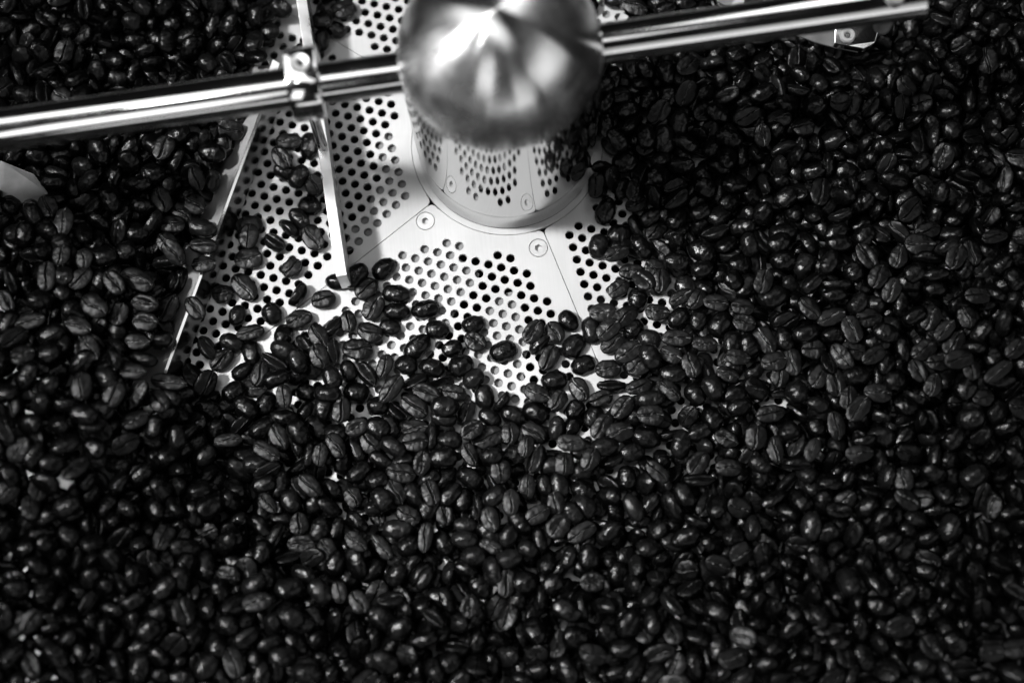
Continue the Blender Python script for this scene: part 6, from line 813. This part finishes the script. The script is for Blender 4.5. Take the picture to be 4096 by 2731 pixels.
-1897,-7,422,87,138,19,  -997,-1218,254,-19,-21,-2,  -1791,32,444,-43,-50,125,  -471,-1114,215,-47,-17,156,  786,-301,76,1,-178,-9,  1509,-1313,270,12,13,-4,  -1529,938,214,-150,-71,-2,  -1876,-222,377,-15,9,-113,
-1870,-774,378,53,-159,25,  -1940,-1083,400,-11,-8,120,  1008,-54,95,-7,51,-154,  1436,734,113,-22,-37,34,  958,-465,104,166,32,15,  -1802,-151,374,16,-36,112,  -1477,-311,367,-167,57,-20,  -1761,-1087,400,-92,136,-19,
1003,-1222,238,131,1,-8,  -1703,33,422,-18,-14,-161,  -1915,-240,393,84,135,22,  -1319,694,201,146,-15,21,  -1846,-939,395,-140,51,1,  -1848,-157,425,9,8,-145,  615,983,79,157,-70,-29,  -241,-1269,193,-121,-98,12,
-1488,625,225,-20,-25,23,  -1637,524,290,29,143,34,  -1837,459,284,13,-12,-24,  -1615,-354,408,7,-158,11,  -1588,-225,405,-159,16,-67,  452,869,89,135,75,18,  754,862,110,19,24,-122,  -1478,-230,391,-42,14,6,
1424,957,73,-6,148,60,  1071,412,111,164,42,16,  -1922,116,383,117,86,-14,  965,733,152,5,-3,20,  1648,-244,189,130,-14,10,  1919,7,186,20,16,19,  1399,1102,84,-22,164,6,  -1725,-300,425,3,-12,44,
377,552,65,21,-22,-102,  -236,-1172,177,-25,38,73,  750,395,94,-30,171,-29,  1638,-1125,247,45,-24,-31,  1562,1212,99,25,10,86,  1133,-234,139,-46,4,-98,  -1302,218,269,10,-13,-18,  691,959,99,114,127,0,
1628,-1472,269,-72,160,-6,  -1636,-422,421,-132,31,-9,  1621,-814,168,-26,-32,55,  -1513,505,261,91,-87,-2,  362,-564,68,126,119,16,  -1717,-1210,372,-143,-97,0,  443,938,82,-30,171,-3,  1955,970,154,-49,163,-18,
-789,-736,119,33,-28,21,  392,-476,75,-177,0,13,  1830,1208,130,-27,134,-44,  1781,347,187,-156,27,38,  373,-676,85,-97,-146,-2,  -1791,-1185,397,-18,36,161,  868,-290,84,39,-9,145,  -1354,-210,290,-15,10,19,
1798,54,180,152,44,21,  2137,1170,134,147,76,29,  773,974,110,12,15,29,  836,121,93,140,-67,-21,  -723,-558,85,128,-39,-33,  190,1403,46,-172,19,10,  -382,-1177,211,139,-95,36,  370,1015,65,-75,115,-56,
-1916,-985,409,29,-1,82,  -1872,-346,415,149,41,39,  -681,1210,38,-71,-127,25,  -1041,-90,44,51,-166,27,  -1770,-98,434,14,155,-81,  -877,-723,106,-40,7,14,  -1331,-113,316,-12,-26,40,  -1624,727,236,8,-158,43,
-1890,906,229,6,-6,75,  -1817,1389,192,-1,-171,4,  -865,1254,111,100,-140,20,  1315,1085,84,-31,39,160,  -408,-1279,205,-12,167,-2,  980,-817,168,-99,126,-16,  -1240,-1120,260,-13,-172,-19,  1398,11,141,5,-1,56,
-760,1404,64,-41,-152,-26,  1324,-758,184,14,15,139,  -957,1342,110,142,69,36,  -918,1047,125,104,139,22,  -372,-1001,189,-31,-54,129,  -116,-1019,128,17,-28,-118,  -1877,207,350,-29,3,111,  -1782,1479,196,-157,-83,3,
-615,1262,47,-133,-91,-5,  -1646,-143,412,-54,125,36,  511,164,70,-20,23,110,  644,799,106,9,28,-128,  2024,384,186,8,161,-30,  -1950,-162,403,-137,-97,-38,  954,-1133,225,-74,-124,69,  -1948,-825,396,-141,-10,15,
1576,475,173,-162,-66,-5,  -1849,127,403,-36,140,-62,  510,1085,60,-133,95,22,  -152,-852,121,114,115,37,  867,-1369,239,-43,-147,66,  -300,-1301,200,57,138,19,  1736,-1281,271,-141,-90,19,  1858,-126,203,-129,120,33,
913,247,105,-126,112,26,
]
ONE = np.array(ONE, float).reshape(-1, 8); REST = np.array(REST, float).reshape(-1, 6)
n_one, n_all = len(ONE), len(ONE)+len(REST)
pos = np.vstack([ONE[:, :3], REST[:, :3]])*.1
rv = np.radians(np.vstack([ONE[:, 3:6], REST[:, 3:6]])); ang = np.linalg.norm(rv, axis=1)+1e-9
quat = np.c_[np.cos(ang/2), rv/ang[:, None]*np.sin(ang/2)[:, None]]
rng = np.random.default_rng(3)
dims = np.c_[rng.normal(10.0, .8, n_all), rng.normal(7.05, .5, n_all), rng.normal(4.6, .3, n_all)]
dims[:n_one, :2] = ONE[:, 6:8]*.1; dims[:n_one, 2] = np.clip(dims[:n_one, 1]*.64, 3.8, 5.4)
scl = dims/np.array([10.0, 7.0, 4.6])
var = np.array([(k*7+k//5) % NV for k in range(n_all)])

MARKS = [('left screw', (1702, 884, 0)), ('right screw', (2154, 992, 0)), ('scraper tip', (1372, 1130, 0)), ('drum foot', (2015, 915, 0)), ('blade foot', (668, 1480, 0)),
         ('left blade tip', (205, 900, 0)), ('rivet', (3390, 143, 0)), ('arm clamp', (1224, 350, 0)), ('right arm end', (3690, 30, 0)),
         ('lower right corner', (4096, 2731, 0)), ('lower left corner', (0, 2731, 0)), ('right edge', (4096, 1365, 0)), ('bottom edge', (2048, 2731, 0)), ('upper right corner', (4096, 0, 0)), ('upper left corner', (0, 0, 0))]
NUM = ['half a', 'one', 'two', 'three', 'four', 'five', 'six', 'seven', 'eight', 'nine', 'ten', 'eleven', 'twelve', 'thirteen', 'fourteen', 'fifteen', 'sixteen', 'seventeen', 'eighteen', 'nineteen', 'twenty']
CLK = ['twelve', 'one', 'two', 'three', 'four', 'five', 'six', 'seven', 'eight', 'nine', 'ten', 'eleven']
def describe(i, nth=0):
    q = Quaternion(quat[i]); Rm = q.to_matrix(); fz = Rm.col[2]; lx = Rm.col[0]
    view = Vector(CP)-Vector(pos[i]); view.normalize(); s = fz.dot(view); e = abs(lx.dot(view))
    how = 'standing' if e > .75 else 'crease up' if s > .6 else 'back up' if s < -.55 else 'edge up' if abs(s) < .3 else 'crease sideways' if s > 0 else 'back sideways'
    a, b = look(pos[i]), look(pos[i]+np.array(lx)*3); an = math.degrees(math.atan2(-(b[1]-a[1]), b[0]-a[0])) % 180
    lie = 'level' if an < 20 or an > 160 else 'upright' if 70 < an < 110 else 'rightward' if an < 90 else 'leftward'
    best = sorted(MARKS, key=lambda m: math.hypot(a[0]-m[1][0], a[1]-m[1][1]))[nth]; dx, dy = a[0]-best[1][0], a[1]-best[1][1]
    k = min(40, int(round(math.hypot(dx, dy)/55))); dist = 'half' if k < 2 else NUM[k//2]+(' and half' if k % 2 else '')
    ck = CLK[int(round((math.degrees(math.atan2(dx, -dy)) % 360)/30)) % 12]
    return f"{how} bean, {lie}, {dist} lengths at {ck} o'clock from {best[0]}"
seen = set()
for i in range(n_one):
    o = bpy.data.objects.new('coffee_bean', BM[var[i]]); C.objects.link(o)
    o.location = Vector(pos[i])*MM; o.rotation_mode = 'QUATERNION'; o.rotation_quaternion = Quaternion(quat[i]); o.scale = Vector(scl[i])
    lab = describe(i)
    for nth in range(1, 6):
        if lab in seen: lab = describe(i, nth)
    seen.add(lab)
    setp(o, lab, 'coffee bean', 'dark roasted coffee beans in the cooling tray')
    if i < NV: o.name = 'coffee_bean' if i == 0 else 'coffee_bean.%03d' % i
protos = [None]*NV
for o in C.objects:
    if o.name.startswith('coffee_bean'):
        k = BM.index(o.data)
        if protos[k] is None: protos[k] = o
# the heap: one object, its points carry turn, size and kind of bean
idx = np.arange(n_one, n_all)
P, Q, S_, V_ = pos[idx], quat[idx], scl[idx], var[idx]
# beyond the picture the heap goes on
for axis, b0_, sgn in ((0, -204, 1), (0, 223, -1), (1, -151, 1)):
    m_ = (sgn*(P[:, axis]-b0_) < 115) & (sgn*(P[:, axis]-b0_) > 0)
    P2 = P[m_].copy(); P2[:, axis] = 2*b0_-P2[:, axis]; P = np.vstack([P, P2]); Q = np.vstack([Q, Q[m_]]); S_ = np.vstack([S_, S_[m_]]); V_ = np.concatenate([V_, V_[m_]])
m_ = (P[:, 1] > -151) & (P[:, 1] < -31); P = np.vstack([P, P[m_]+np.array((0, 322, 0))]); Q = np.vstack([Q, Q[m_]]); S_ = np.vstack([S_, S_[m_]]); V_ = np.concatenate([V_, V_[m_]])
ok_ = np.hypot(P[:, 0]-HX, P[:, 1]-HY) < R_OUT-8; P, Q, S_, V_ = P[ok_], Q[ok_], S_[ok_], V_[ok_]
me = bpy.data.meshes.new('coffee_bean_heap'); me.from_pydata([tuple(p*MM) for p in P], [], [])
a1 = me.attributes.new('turn', 'QUATERNION', 'POINT'); a1.data.foreach_set('value', Q.astype(np.float32).ravel())
a2 = me.attributes.new('size', 'FLOAT_VECTOR', 'POINT'); a2.data.foreach_set('vector', S_.astype(np.float32).ravel())
a3 = me.attributes.new('kind_index', 'INT', 'POINT'); a3.data.foreach_set('value', V_.astype(np.int32))
heap = bpy.data.objects.new('coffee_bean_heap', me); C.objects.link(heap); me.materials.append(M_bean)
setp(heap, 'deep heap of dark roasted coffee beans filling the tray round the bare plate', 'coffee beans', None, 'stuff')
ng = bpy.data.node_groups.new('beans', 'GeometryNodeTree'); ng.interface.new_socket('Geometry', in_out='INPUT', socket_type='NodeSocketGeometry'); ng.interface.new_socket('Geometry', in_out='OUTPUT', socket_type='NodeSocketGeometry')
gi, go = ng.nodes.new('NodeGroupInput'), ng.nodes.new('NodeGroupOutput'); jo = ng.nodes.new('GeometryNodeJoinGeometry')
for p in protos[::-1]:
    oi = ng.nodes.new('GeometryNodeObjectInfo'); oi.inputs['Object'].default_value = p; oi.inputs['As Instance'].default_value = True; oi.transform_space = 'ORIGINAL'; ng.links.new(oi.outputs['Geometry'], jo.inputs[0])
ip = ng.nodes.new('GeometryNodeInstanceOnPoints'); ip.inputs['Pick Instance'].default_value = True
def named(nm, dt):
    n = ng.nodes.new('GeometryNodeInputNamedAttribute'); n.data_type = dt; n.inputs['Name'].default_value = nm; return n.outputs['Attribute']
ng.links.new(gi.outputs[0], ip.inputs['Points']); ng.links.new(jo.outputs[0], ip.inputs['Instance'])
ng.links.new(named('kind_index', 'INT'), ip.inputs['Instance Index']); ng.links.new(named('turn', 'QUATERNION'), ip.inputs['Rotation']); ng.links.new(named('size', 'FLOAT_VECTOR'), ip.inputs['Scale'])
ng.links.new(ip.outputs[0], go.inputs[0])
md = heap.modifiers.new('beans', 'NODES'); md.node_group = ng
